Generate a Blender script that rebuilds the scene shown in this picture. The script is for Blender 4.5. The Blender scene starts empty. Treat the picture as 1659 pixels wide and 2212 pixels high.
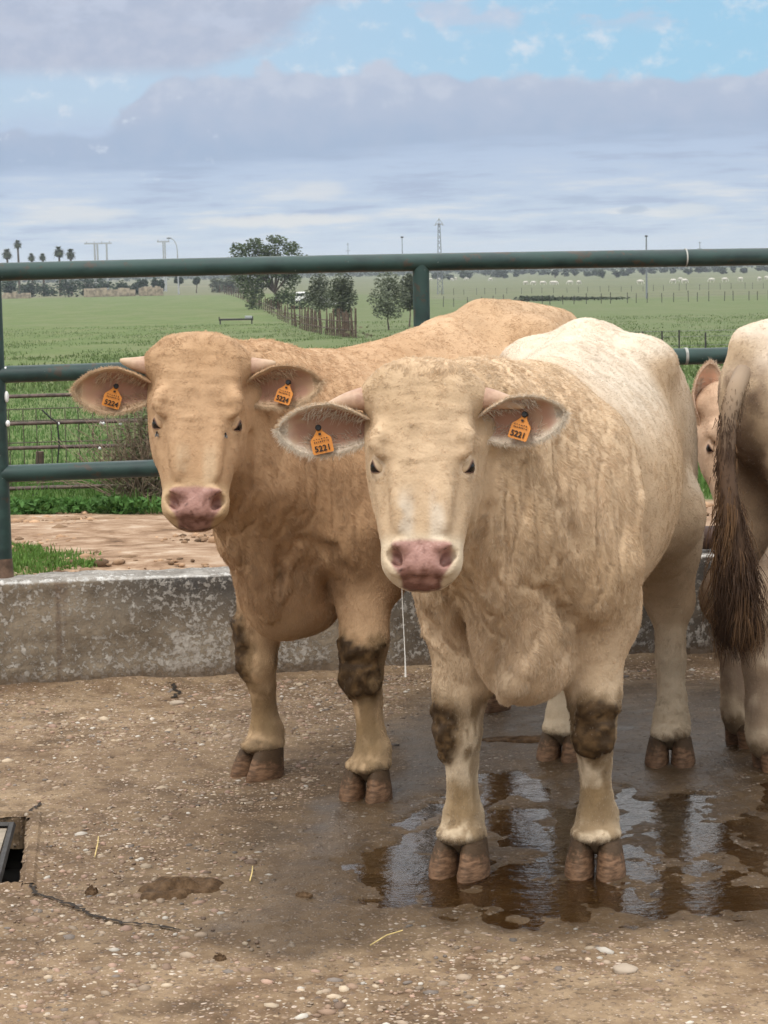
import bpy, bmesh, math, random
import numpy as np
from mathutils import Vector, Matrix

random.seed(7)
RNG = np.random.default_rng(11)
SC = bpy.context.scene
COL = SC.collection
R = math.radians

# ------------------------------------------------------------------ camera
LENS, EYE = 77.0, 1.55
F_PX = LENS / 36.0 * 2212.0                     # focal length in pixels of a 1659 x 2212 picture
PITCH, ROLL = math.atan(533.0 / F_PX), R(1.2)
FW = np.array([0, math.cos(PITCH), -math.sin(PITCH)])
R0 = np.array([1.0, 0, 0]); U0 = np.cross(R0, FW)
RT = math.cos(ROLL) * R0 - math.sin(ROLL) * U0
UP = math.cos(ROLL) * U0 + math.sin(ROLL) * R0
cam_d = bpy.data.cameras.new('camera'); cam = bpy.data.objects.new('camera', cam_d); COL.objects.link(cam)
cam.matrix_world = Matrix(((RT[0], UP[0], -FW[0], 0), (RT[1], UP[1], -FW[1], 0), (RT[2], UP[2], -FW[2], EYE), (0, 0, 0, 1)))
cam_d.sensor_fit = 'VERTICAL'; cam_d.sensor_height = 36.0; cam_d.lens = LENS
cam_d.clip_start = 0.1; cam_d.clip_end = 30000
cam_d.dof.use_dof = True; cam_d.dof.focus_distance = 5.4; cam_d.dof.aperture_fstop = 32.0
SC.camera = cam

def ray(u, v):
    d = FW * F_PX + RT * (u - 829.5) - UP * (v - 1106)
    return d / d[1]
def ground(u, v, z=0.0):
    d = ray(u, v); return np.array([0, 0, EYE]) + d * ((z - EYE) / d[2])
def at(u, v, Y):
    return np.array([0, 0, EYE]) + ray(u, v) * Y

# ------------------------------------------------------------------ node helper
class N:
    """small wrapper to write node trees as expressions"""
    def __init__(s, tree): s.t = tree
    def new(s, typ, **kw):
        n = s.t.nodes.new(typ)
        for k, v in kw.items(): setattr(n, k, v)
        return n
    def put(s, sock, v):
        if v is None: return
        if isinstance(v, bpy.types.NodeSocket): s.t.links.new(v, sock)
        elif isinstance(v, (tuple, list)) and len(v) == 3 and sock.type == 'RGBA': sock.default_value = (*v, 1)
        else: sock.default_value = v
    def m(s, op, a, b=None, c=None, clamp=False):
        n = s.new('ShaderNodeMath', operation=op, use_clamp=clamp)
        s.put(n.inputs[0], a); s.put(n.inputs[1], b); s.put(n.inputs[2], c)
        return n.outputs[0]
    def add(s, a, b): return s.m('ADD', a, b)
    def sub(s, a, b): return s.m('SUBTRACT', a, b)
    def mul(s, a, b): return s.m('MULTIPLY', a, b)
    def step(s, x, lo, hi, out0=0.0, out1=1.0):
        n = s.new('ShaderNodeMapRange', interpolation_type='SMOOTHSTEP')
        s.put(n.inputs[0], x); s.put(n.inputs[1], lo); s.put(n.inputs[2], hi)
        s.put(n.inputs[3], out0); s.put(n.inputs[4], out1)
        return n.outputs[0]
    def noise(s, vec, scale, detail=4, rough=0.55, dist=0.0, out=0):
        n = s.new('ShaderNodeTexNoise')
        s.put(n.inputs['Vector'], vec); s.put(n.inputs['Scale'], scale); s.put(n.inputs['Detail'], detail)
        s.put(n.inputs['Roughness'], rough); s.put(n.inputs['Distortion'], dist)
        return n.outputs[out]
    def voro(s, vec, scale, feature='F1', out='Distance', rand=1.0):
        n = s.new('ShaderNodeTexVoronoi', feature=feature)
        s.put(n.inputs['Vector'], vec); s.put(n.inputs['Scale'], scale); s.put(n.inputs['Randomness'], rand)
        return n.outputs[out]
    def mix(s, f, a, b, blend='MIX'):
        n = s.new('ShaderNodeMix', data_type='RGBA', blend_type=blend)
        s.put(n.inputs[0], f); s.put(n.inputs[6], a); s.put(n.inputs[7], b)
        return n.outputs[2]
    def ramp(s, f, stops):
        n = s.new('ShaderNodeValToRGB'); e = n.color_ramp.elements
        while len(e) < len(stops): e.new(0.5)
        for el, (p, c) in zip(e, stops): el.position = p; el.color = (*c, 1)
        s.put(n.inputs[0], f); return n.outputs[0]
    def xyz(s, v):
        n = s.new('ShaderNodeSeparateXYZ'); s.put(n.inputs[0], v); return n.outputs
    def vec(s, x, y, z):
        n = s.new('ShaderNodeCombineXYZ'); s.put(n.inputs[0], x); s.put(n.inputs[1], y); s.put(n.inputs[2], z); return n.outputs[0]
    def scale(s, v, sx, sy, sz):
        n = s.new('ShaderNodeVectorMath', operation='MULTIPLY'); s.put(n.inputs[0], v); n.inputs[1].default_value = (sx, sy, sz); return n.outputs[0]
    def vadd(s, a, b):
        n = s.new('ShaderNodeVectorMath', operation='ADD'); s.put(n.inputs[0], a); s.put(n.inputs[1], b); return n.outputs[0]
    def attr(s, name, out='Color'):
        return s.new('ShaderNodeAttribute', attribute_name=name).outputs[out]
    def bump(s, h, strength=0.5, dist=0.01, normal=None):
        n = s.new('ShaderNodeBump'); s.put(n.inputs['Height'], h); n.inputs['Strength'].default_value = strength
        n.inputs['Distance'].default_value = dist; s.put(n.inputs['Normal'], normal); return n.outputs[0]

# ------------------------------------------------------------------ world: overcast sky with a cloud bank and a blue gap
def srgb(r, g, b):
    f = lambda c: c / 12.92 if c <= 0.04045 else ((c + 0.055) / 1.055) ** 2.4
    return (f(r / 255), f(g / 255), f(b / 255))
SUN_EL, SUN_AZ = R(52), R(-150)                 # azimuth measured from +Y towards +X
world = bpy.data.worlds.new('World'); SC.world = world; world.use_nodes = True
wt = world.node_tree; wt.nodes.clear(); w = N(wt)
def build_sky():
    direction = w.new('ShaderNodeTexCoord').outputs['Generated']
    nm = w.new('ShaderNodeVectorMath', operation='NORMALIZE'); w.put(nm.inputs[0], direction)
    x, y, z = w.xyz(nm.outputs[0])[0:3]
    el = w.mul(w.m('ARCSINE', z), 180 / math.pi)
    az = w.mul(w.m('ARCTAN2', x, y), 180 / math.pi)
    sky = w.new('ShaderNodeTexSky', sky_type='NISHITA', sun_disc=False)
    sky.sun_elevation = SUN_EL; sky.sun_rotation = SUN_AZ
    P = w.vec(az, el, 0.0)
    K = 9.3                                      # colours are divided by the background strength of 0.1
    def c(r, g, b, k=1.0): return tuple(v * K * k for v in srgb(r, g, b))
    n1 = w.noise(w.scale(P, 0.33, 0.9, 1), 1.0, 6, 0.56)           # wide soft clouds
    n2 = w.noise(w.vadd(w.scale(P, 1.1, 1.5, 1), (7.3, 2.1, 0)), 1.0, 7, 0.6)   # puffs
    n3 = w.noise(w.vadd(w.scale(P, 0.30, 2.6, 1), (3.1, 9.4, 0)), 1.0, 6, 0.6)  # flat streaks
    pv = w.voro(w.vadd(P, w.scale(w.noise(P, 1.8, 4, out=1), 0.6, 0.6, 0)), 1.35, 'SMOOTH_F1')
    # lower air: pale grey-blue, lighter streaks
    low = w.mix(w.step(el, 0.0, 3.0), c(203, 218, 233), c(186, 204, 229))
    low = w.mix(w.mul(w.step(n3, 0.48, 0.70), w.mul(w.step(el, 0.2, 0.8), w.step(el, 3.0, 1.2))), low, c(226, 230, 234))
    low = w.mix(w.mul(w.step(n3, 0.50, 0.32), w.mul(w.step(el, 0.1, 1.0), w.step(el, 4.2, 2.4))), low, c(174, 190, 216))
    for (a0, e0, wa, we, col_, amt) in ((-2.6, 1.20, 2.4, 0.20, (232, 233, 232), 0.85), (-7.8, 1.45, 1.6, 0.22, (226, 229, 231), 0.7),
                                        (-1.5, 1.95, 0.75, 0.30, (221, 226, 232), 0.7), (8.0, 1.25, 0.9, 0.22, (221, 227, 231), 0.7),
                                        (5.2, 1.55, 0.6, 0.13, (176, 193, 217), 0.8), (6.6, 1.28, 0.45, 0.12, (176, 193, 214), 0.8)):
        dx = w.m('POWER', w.m('ABSOLUTE', w.mul(w.sub(az, a0), 1 / wa)), 2.0); dy = w.m('POWER', w.m('ABSOLUTE', w.mul(w.sub(w.add(el, w.mul(w.sub(n2, 0.5), 0.35)), e0), 1 / we)), 2.0)
        f = w.mul(w.step(w.add(dx, dy), 1.3, 0.1), amt)
        low = w.mix(f, low, c(*col_))
    # blue gap from the Nishita sky, paler to the left
    blue = w.mix(0.8, sky.outputs[0], w.mix(w.step(az, -8, 9), c(190, 214, 240), c(160, 211, 243)))
    blue = w.mix(w.mul(w.step(n2, 0.50, 0.74), 0.75), blue, c(226, 233, 243))
    col = w.mix(w.step(w.add(el, w.mul(w.sub(n1, 0.5), 1.2)), 3.3, 4.4), low, blue)
    # top-left cloud sheet
    edge = w.add(w.mul(w.sub(az, -2.4), -0.55), w.add(w.sub(el, 5.55), w.mul(w.sub(n1, 0.5), 2.4)))
    tl = w.mul(w.step(edge, -0.1, 0.75), w.step(el, 4.75, 5.3))
    tl = w.mul(tl, w.step(az, 0.6, -2.2))
    col = w.mix(w.mul(tl, 0.95), col, w.mix(w.step(n2, 0.35, 0.65), c(181, 192, 214), c(192, 200, 219)))
    # small lavender wisps in the blue
    wi = w.mul(w.step(w.add(n1, w.mul(n2, 0.3)), 0.64, 0.76), w.step(el, 5.6, 6.3))
    col = w.mix(w.mul(wi, 0.7), col, c(197, 207, 227))
    # main bank
    top = w.add(w.step(az, 0.0, 6.5, 5.10, 4.72), w.mul(w.sub(0.42, pv), 0.75))
    top = w.add(top, w.mul(w.sub(n2, 0.5), 0.25))
    top = w.add(top, w.mul(w.step(az, -5.3, -7.2), -1.55))
    bot = w.add(w.step(az, -9, 8, 2.45, 3.05), w.mul(w.sub(n3, 0.5), 0.9))
    bank = w.mul(w.step(w.sub(top, el), -0.05, 0.18), w.step(w.sub(el, bot), -0.25, 0.4))
    shade = w.add(w.step(el, 2.6, 4.9), w.add(w.mul(w.sub(n2, 0.5), 0.9), w.mul(w.sub(pv, 0.4), -0.5)))
    bc = w.ramp(shade, [(0.0, srgb(168, 187, 214)), (0.45, srgb(177, 192, 216)), (0.8, srgb(184, 196, 218)), (1.0, srgb(197, 206, 224))])
    bcs = w.new('ShaderNodeVectorMath', operation='SCALE'); w.put(bcs.inputs[0], bc); bcs.inputs['Scale'].default_value = K
    col = w.mix(w.mul(bank, 0.96), col, bcs.outputs[0])
    gap = w.mul(w.step(n2, 0.60, 0.70), w.mul(w.step(az, -3.0, -4.8), w.step(el, 4.9, 4.4)))
    col = w.mix(w.mul(gap, 0.6), col, c(214, 224, 238))
    # the high sky behind and above the picture: bright broken overcast, brighter towards the zenith
    high = w.mix(w.step(w.noise(nm.outputs[0], 3.0, 5), 0.38, 0.62), c(218, 220, 226), c(240, 239, 235))
    hs = w.new('ShaderNodeVectorMath', operation='SCALE'); w.put(hs.inputs[0], high); w.put(hs.inputs['Scale'], w.add(w.step(el, 7, 16, 0.98, 1.8), w.step(el, 14, 75, 0.0, 1.3)))
    col = w.mix(w.step(el, 7.6, 13), col, hs.outputs[0])
    col = w.mix(w.step(el, -0.3, -3), col, c(120, 112, 96, 0.6))
    bg = w.new('ShaderNodeBackground'); w.put(bg.inputs[0], col); bg.inputs[1].default_value = 0.1
    out = w.new('ShaderNodeOutputWorld'); wt.links.new(bg.outputs[0], out.inputs[0])
build_sky()
sun_d = bpy.data.lights.new('sun', 'SUN'); sun_d.energy = 1.5; sun_d.angle = R(15); sun_d.color = (1.0, 0.95, 0.87)
sun = bpy.data.objects.new('sun', sun_d); COL.objects.link(sun)
sd = Vector((math.sin(SUN_AZ) * math.cos(SUN_EL), math.cos(SUN_AZ) * math.cos(SUN_EL), math.sin(SUN_EL)))
sun.rotation_euler = sd.to_track_quat('Z', 'Y').to_euler(); sun.location = sd * 40
SC.view_settings.view_transform = 'Standard'; SC.view_settings.look = 'None'
SC.view_settings.exposure = 0.05; SC.view_settings.gamma = 1.0; SC.view_settings.use_curve_mapping = False
SC.render.engine = 'CYCLES'
SC.cycles.use_denoising = True
SC.cycles.max_bounces = 6; SC.cycles.transparent_max_bounces = 16; SC.cycles.volume_bounces = 0
SC.cycles.sample_clamp_indirect = 6.0
try: SC.cycles_curves.shape = 'RIBBONS'
except Exception: pass

# ------------------------------------------------------------------ object helpers
def tag(o, label=None, cat=None, group=None, kind=None):
    if label: o['label'] = label
    if cat: o['category'] = cat
    if group: o['group'] = group
    if kind: o['kind'] = kind
    return o
def empty(name, loc, rz=0.0, label=None, cat=None, group=None):
    o = bpy.data.objects.new(name, None); COL.objects.link(o)
    o.location = tuple(float(c) for c in loc); o.rotation_euler = (0, 0, rz); o.empty_display_size = 0.1
    return tag(o, label, cat, group)
def mesh_obj(name, verts, faces, mat, parent=None, smooth=True, cols=None):
    me = bpy.data.meshes.new(name)
    verts = np.asarray(verts, dtype=np.float32).reshape(-1, 3)
    if isinstance(faces, np.ndarray):
        nf, k = faces.shape
        me.vertices.add(len(verts)); me.vertices.foreach_set('co', verts.ravel())
        me.loops.add(nf * k); me.loops.foreach_set('vertex_index', faces.astype(np.int32).ravel())
        me.polygons.add(nf); me.polygons.foreach_set('loop_start', np.arange(0, nf * k, k, dtype=np.int32))
        me.update(calc_edges=True)
    else:
        me.from_pydata(verts.tolist(), [], [list(f) for f in faces])
    if smooth: me.polygons.foreach_set('use_smooth', np.ones(len(me.polygons), dtype=bool))
    if cols is not None:
        for nm_, c in cols.items():
            c = np.asarray(c, dtype=np.float32)
            if c.ndim == 1:
                a = me.attributes.new(nm_, 'FLOAT', 'POINT'); a.data.foreach_set('value', c)
            else:
                a = me.attributes.new(nm_, 'FLOAT_COLOR', 'POINT')
                a.data.foreach_set('color', np.concatenate([c, np.ones((len(c), 1), np.float32)], 1).ravel())
    if mat: me.materials.append(mat)
    o = bpy.data.objects.new(name, me); COL.objects.link(o)
    if parent: o.parent = parent
    return o
class MB:
    """collects simple shapes into one mesh"""
    def __init__(s): s.v = []; s.f = []
    def add(s, verts, faces):
        b = len(s.v); s.v += [tuple(map(float, p)) for p in verts]; s.f += [tuple(i + b for i in f) for f in faces]
    def box(s, c, size, rz=0.0, bev=0.0):
        hx, hy, hz = (d / 2 for d in size); ca, sa = math.cos(rz), math.sin(rz)
        bm = bmesh.new(); bmesh.ops.create_cube(bm, size=1.0)
        for v in bm.verts: v.co = Vector((v.co.x * size[0], v.co.y * size[1], v.co.z * size[2]))
        if bev: bmesh.ops.bevel(bm, geom=bm.edges[:], offset=bev, segments=2, affect='EDGES', profile=0.5)
        bm.verts.index_update()
        s.add([(c[0] + v.co.x * ca - v.co.y * sa, c[1] + v.co.x * sa + v.co.y * ca, c[2] + v.co.z) for v in bm.verts],
              [[v.index for v in f.verts] for f in bm.faces]); bm.free()
    def tube(s, pts, rad, seg=10, cap=True):
        pts = [np.asarray(p, float) for p in pts]; n = len(pts)
        if not hasattr(rad, '__len__'): rad = [rad] * n
        base = len(s.v); prev = None
        for i, p in enumerate(pts):
            t = pts[min(i + 1, n - 1)] - pts[max(i - 1, 0)]; t = t / (np.linalg.norm(t) + 1e-9)
            if prev is None:
                a = np.cross(t, [0, 0, 1.0]) if abs(t[2]) < 0.9 else np.cross(t, [1.0, 0, 0])
            else: a = prev - t * (prev @ t)
            a = a / np.linalg.norm(a); b = np.cross(t, a); prev = a
            for k in range(seg):
                q = 2 * math.pi * k / seg
                s.v.append(tuple(p + rad[i] * (math.cos(q) * a + math.sin(q) * b)))
        for i in range(n - 1):
            for k in range(seg):
                k2 = (k + 1) % seg
                s.f.append((base + i * seg + k, base + i * seg + k2, base + (i + 1) * seg + k2, base + (i + 1) * seg + k))
        if cap:
            s.f.append(tuple(base + k for k in reversed(range(seg)))); s.f.append(tuple(base + (n - 1) * seg + k for k in range(seg)))
    def ball(s, c, r, seg=10, rings=7):
        r = (r, r, r) if not hasattr(r, '__len__') else r
        base = len(s.v)
        for i in range(rings + 1):
            th = math.pi * i / rings
            for k in range(seg):
                ph = 2 * math.pi * k / seg
                s.v.append((c[0] + r[0] * math.sin(th) * math.cos(ph), c[1] + r[1] * math.sin(th) * math.sin(ph), c[2] + r[2] * math.cos(th)))
        for i in range(rings):
            for k in range(seg):
                k2 = (k + 1) % seg
                s.f.append((base + i * seg + k, base + (i + 1) * seg + k, base + (i + 1) * seg + k2, base + i * seg + k2))
    def build(s, name, mat, parent=None, smooth=True, sharp=40):
        o = mesh_obj(name, s.v, s.f, mat, parent, smooth)
        if smooth and sharp: 
            try: o.data.set_sharp_from_angle(angle=R(sharp))
            except Exception: pass
        return o

# vectorised value noise
_TAB = np.random.default_rng(5).random((64, 64, 64)).astype(np.float32)
def vnoise(P):
    P = np.asarray(P, dtype=np.float32); i = np.floor(P).astype(np.int64); f = P - i
    f = f * f * (3 - 2 * f); i0 = i & 63; i1 = (i + 1) & 63
    fx, fy, fz = f[..., 0], f[..., 1], f[..., 2]
    def g(a, b, c): return _TAB[a, b, c]
    x0, y0, z0 = i0[..., 0], i0[..., 1], i0[..., 2]; x1, y1, z1 = i1[..., 0], i1[..., 1], i1[..., 2]
    c00 = g(x0, y0, z0) * (1 - fx) + g(x1, y0, z0) * fx; c10 = g(x0, y1, z0) * (1 - fx) + g(x1, y1, z0) * fx
    c01 = g(x0, y0, z1) * (1 - fx) + g(x1, y0, z1) * fx; c11 = g(x0, y1, z1) * (1 - fx) + g(x1, y1, z1) * fx
    return (c00 * (1 - fy) + c10 * fy) * (1 - fz) + (c01 * (1 - fy) + c11 * fy) * fz
def fbm(P, octv=4, gain=0.5):
    P = np.asarray(P, dtype=np.float32); a, s, t = 1.0, 0.0, 0.0
    for k in range(octv):
        s = s + a * vnoise(P * (2.0 ** k) + 17.3 * k); t += a; a *= gain
    return s / t
def sstep(x, a, b):
    t = np.clip((np.asarray(x) - a) / (b - a), 0, 1); return t * t * (3 - 2 * t)

def material(name, rough=0.6, spec=0.4):
    m = bpy.data.materials.new(name); m.use_nodes = True; t = m.node_tree; t.nodes.clear(); n = N(t)
    b = n.new('ShaderNodeBsdfPrincipled'); o = n.new('ShaderNodeOutputMaterial'); t.links.new(b.outputs[0], o.inputs[0])
    b.inputs['Roughness'].default_value = rough; b.inputs['Specular IOR Level'].default_value = spec
    n.b = b; n.out = o
    return m, n
def plain(name, colr, rough=0.6, var=0.25, scale=6.0, metallic=0.0, bump=0.0):
    m, n = material(name, rough)
    P = n.new('ShaderNodeTexCoord').outputs['Object']
    k = n.noise(P, scale, 5)
    lo = tuple(c * (1 - var) for c in colr); hi = tuple(min(1, c * (1 + var)) for c in colr)
    n.put(n.b.inputs['Base Color'], n.mix(n.step(k, 0.3, 0.7), lo, hi)); n.b.inputs['Metallic'].default_value = metallic
    if bump: n.put(n.b.inputs['Normal'], n.bump(k, bump, 0.01))
    return m

# ------------------------------------------------------------------ terrain
WALL_A = np.array([-1.452, 8.081]); WALL_DIR = np.array([2.726, 0.362]); WALL_DIR /= np.linalg.norm(WALL_DIR)
WALL_YAW = math.atan2(WALL_DIR[1], WALL_DIR[0]); WALL_N = np.array([-WALL_DIR[1], WALL_DIR[0]])
def wall_pt(x, off=0.0):
    """point on the line of the wall at world x, shifted back by off"""
    p = WALL_A + WALL_DIR * ((x - WALL_A[0]) / WALL_DIR[0]) + WALL_N * off
    return p
_TY = [0, 8.4, 11, 16, 30, 50, 90, 137, 250, 400, 800, 1500, 3000, 6000, 12000]
_TZ = [-0.40, -0.30, 0.08, 0.05, -0.25, -0.8, -1.9, -2.8, -4.0, -4.8, -6.3, -7.0, -8.0, -9.5, -12]
def tz(x, y):
    return np.interp(y, _TY, _TZ)
def row_to_Y(u, v):
    """distance at which the sloping ground is met by the sight line through a picture point"""
    d = ray(u, v); Y = np.linspace(9, 6000, 60000)
    k = np.argmax(EYE + d[2] * Y < tz(0, Y))
    return float(Y[k])
def on_ground(u, v):
    Y = row_to_Y(u, v); p = at(u, v, Y); return np.array([p[0], Y, tz(p[0], Y)])

def ground_material():
    m, n = material('pasture', 0.9, 0.15)
    P = n.new('ShaderNodeNewGeometry').outputs['Position']; x, y, z = n.xyz(P)[0:3]
    big = n.noise(P, 0.045, 5, 0.6); fine = n.noise(P, 1.7, 6, 0.65); mid = n.noise(n.scale(P, 1, 0.25, 1), 0.3, 5)
    vf = n.noise(P, 9.0, 4, 0.7)
    near = n.mix(n.step(n.add(n.mul(fine, 0.6), n.mul(vf, 0.4)), 0.33, 0.67), (0.062, 0.094, 0.026), (0.128, 0.168, 0.054))
    near = n.mix(n.mul(n.step(mid, 0.42, 0.66), 0.65), near, (0.140, 0.152, 0.068))
    near = n.mix(n.mul(n.step(big, 0.52, 0.68), 0.45), near, (0.130, 0.142, 0.070))
    # plain beyond the first field: drier bands
    bands = n.noise(n.scale(P, 0.0022, 0.021, 1), 1.0, 5, 0.6)
    far = n.ramp(bands, [(0.30, (0.090, 0.100, 0.052)), (0.46, (0.15, 0.142, 0.085)), (0.56, (0.115, 0.128, 0.06)), (0.70, (0.20, 0.172, 0.110))])
    far = n.mix(n.mul(n.step(n.noise(n.scale(P, 0.02, 0.06, 1), 1.0, 6), 0.5, 0.7), 0.5), far, (0.06, 0.075, 0.045))
    right = n.step(n.sub(x, n.mul(y, -0.045)), -3, 6)
    lim = n.step(x, -20, 20, 620, 360)
    f = n.step(n.sub(y, lim), -4, 8)
    c = n.mix(f, near, far)
    c = n.mix(n.mul(right, n.mul(n.step(y, 30, 140), 0.45)), c, (0.105, 0.125, 0.060))
    # bare trodden path behind the wall
    pn = n.noise(n.scale(P, 1.2, 4.0, 1), 1.6, 6, 0.6)
    pth = n.mul(n.step(n.add(y, n.mul(n.sub(pn, 0.5), 0.9)), 13.55, 13.25), n.step(y, 7.5, 8.2))
    soil = n.ramp(n.noise(n.vadd(n.scale(P, 2.2, 3.4, 1), n.scale(n.noise(P, 3, 3, out=1), .6, .3, 0)), 2.2, 8, 0.68), [(0.30, (0.085, 0.048, 0.026)), (0.43, (0.22, 0.135, 0.080)), (0.55, (0.33, 0.225, 0.147)), (0.70, (0.47, 0.37, 0.28))])
    soil = n.mix(n.mul(n.step(x, -1.1, -0.6), 0.6), soil, (0.27, 0.175, 0.11))
    c = n.mix(pth, c, soil)
    n.put(n.b.inputs['Base Color'], c)
    n.put(n.b.inputs['Normal'], n.bump(n.add(n.mul(vf, 0.5), fine), 0.7, 0.06))
    return m
def build_terrain():
    ys = np.concatenate([np.linspace(-60, 7, 12), np.linspace(8, 20, 60), np.geomspace(20.6, 12000, 120)])
    xs = np.concatenate([-np.geomspace(9000, 8, 50), np.linspace(-7.5, 7.5, 60), np.geomspace(8, 9000, 50)])
    X, Y = np.meshgrid(xs, ys, indexing='ij')
    Z = tz(X, Y) + np.where(Y > 60, (fbm(np.stack([X / 40, Y / 40, X * 0], -1), 3) - 0.5) * np.clip((Y - 60) / 300, 0, 1) * 0.5, 0)
    Z = Z + np.where((Y > 8.7) & (Y < 20), (fbm(np.stack([X * 1.5, Y * 3, X * 0], -1), 3) - 0.5) * 0.07, 0)
    nx, ny = X.shape; idx = np.arange(nx * ny).reshape(nx, ny)
    F = np.stack([idx[:-1, :-1], idx[1:, :-1], idx[1:, 1:], idx[:-1, 1:]], -1).reshape(-1, 4)
    o = mesh_obj('ground', np.stack([X, Y, Z], -1).reshape(-1, 3), F, ground_material()); tag(o, kind='structure')
build_terrain()

def build_hills():
    m, n = material('far_hills', 0.95, 0.05)
    P = n.new('ShaderNodeNewGeometry').outputs['Position']
    n.put(n.b.inputs['Base Color'], n.mix(n.step(n.noise(n.scale(P, 1, 1, 3), 0.004, 5), 0.35, 0.65), (0.10, 0.13, 0.13), (0.16, 0.17, 0.15)))
    v, f = [], []
    xs = np.linspace(-3500, 3500, 140)
    for i, x in enumerate(xs):
        h = 9.0 + 26 * fbm(np.array([[x / 900, 3.3, 0]]), 4)[0] * (0.55 + 0.45 * math.tanh((x + 300) / 900))
        for (dy, hz) in ((-350, -12.5), (0, h - 12), (500, -13)): v.append((x, 7200 + dy, hz))
        if i: 
            b = 3 * (i - 1)
            f += [(b, b + 3, b + 4, b + 1), (b + 1, b + 4, b + 5, b + 2)]
    tag(mesh_obj('hills', v, f, m), kind='structure')
build_hills()

# ------------------------------------------------------------------ pen floor: worn wet concrete with exposed aggregate
def poly_sd(P, poly):
    """signed distance to a polygon, negative inside"""
    poly = np.asarray(poly, float)[:, :2]; d = np.full(len(P), 1e9); inside = np.zeros(len(P), bool)
    for i in range(len(poly)):
        a, b = poly[i], poly[(i + 1) % len(poly)]; ab = b - a; ap = P - a
        t = np.clip((ap @ ab) / (ab @ ab), 0, 1); d = np.minimum(d, np.linalg.norm(ap - t[:, None] * ab, axis=1))
        c = ((a[1] > P[:, 1]) != (b[1] > P[:, 1])) & (P[:, 0] < (b[0] - a[0]) * (P[:, 1] - a[1]) / (b[1] - a[1] + 1e-12) + a[0])
        inside ^= c
    return np.where(inside, -d, d)
def gp(*pts): return np.array([ground(*p)[:2] for p in pts])
PUDDLE = gp((742, 1978), (735, 1900), (752, 1830), (800, 1775), (900, 1738), (1000, 1700), (1120, 1668), (1240, 1690), (1330, 1690),
            (1420, 1722), (1560, 1700), (1700, 1660), (1850, 1700), (1850, 1990), (1660, 2006), (1500, 1992), (1330, 1988), (1180, 1998), (1050, 1985), (900, 1983))
WET = gp((470, 2010), (500, 1900), (560, 1800), (640, 1735), (760, 1700), (845, 1640), (840, 1560), (900, 1500), (1250, 1470), (1900, 1470), (2000, 2000), (1750, 2060), (1620, 2025),
         (1480, 2005), (1360, 2012), (1180, 2035), (1020, 2015), (850, 2030), (640, 2075))
DRAIN = gp((-150, 1768), (62, 1766), (44, 1912), (-190, 1916))
def floor_fields(P):
    nz = fbm(np.stack([P[:, 0] * 5, P[:, 1] * 3.2, P[:, 0] * 0], -1), 4) - 0.5
    n2 = fbm(np.stack([P[:, 0] * 16, P[:, 1] * 12, P[:, 0] * 0 + 3], -1), 4) - 0.5
    sp = poly_sd(P, PUDDLE) + nz * 0.22 + n2 * 0.10
    sw = poly_sd(P, WET) + nz * 0.30 + n2 * 0.12
    depth = sstep(sp, 0.05, -0.16) * 0.011
    wet = sstep(sw, 0.14, -0.20)
    damp = np.clip(sstep(sw, 1.1, -.1) * .8 + nz * .5, 0, 1) * sstep(P[:, 1] + nz * .3, 4.72, 4.95)
    return depth, wet, nz, n2, damp
WATER_Z = -0.0050
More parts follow.
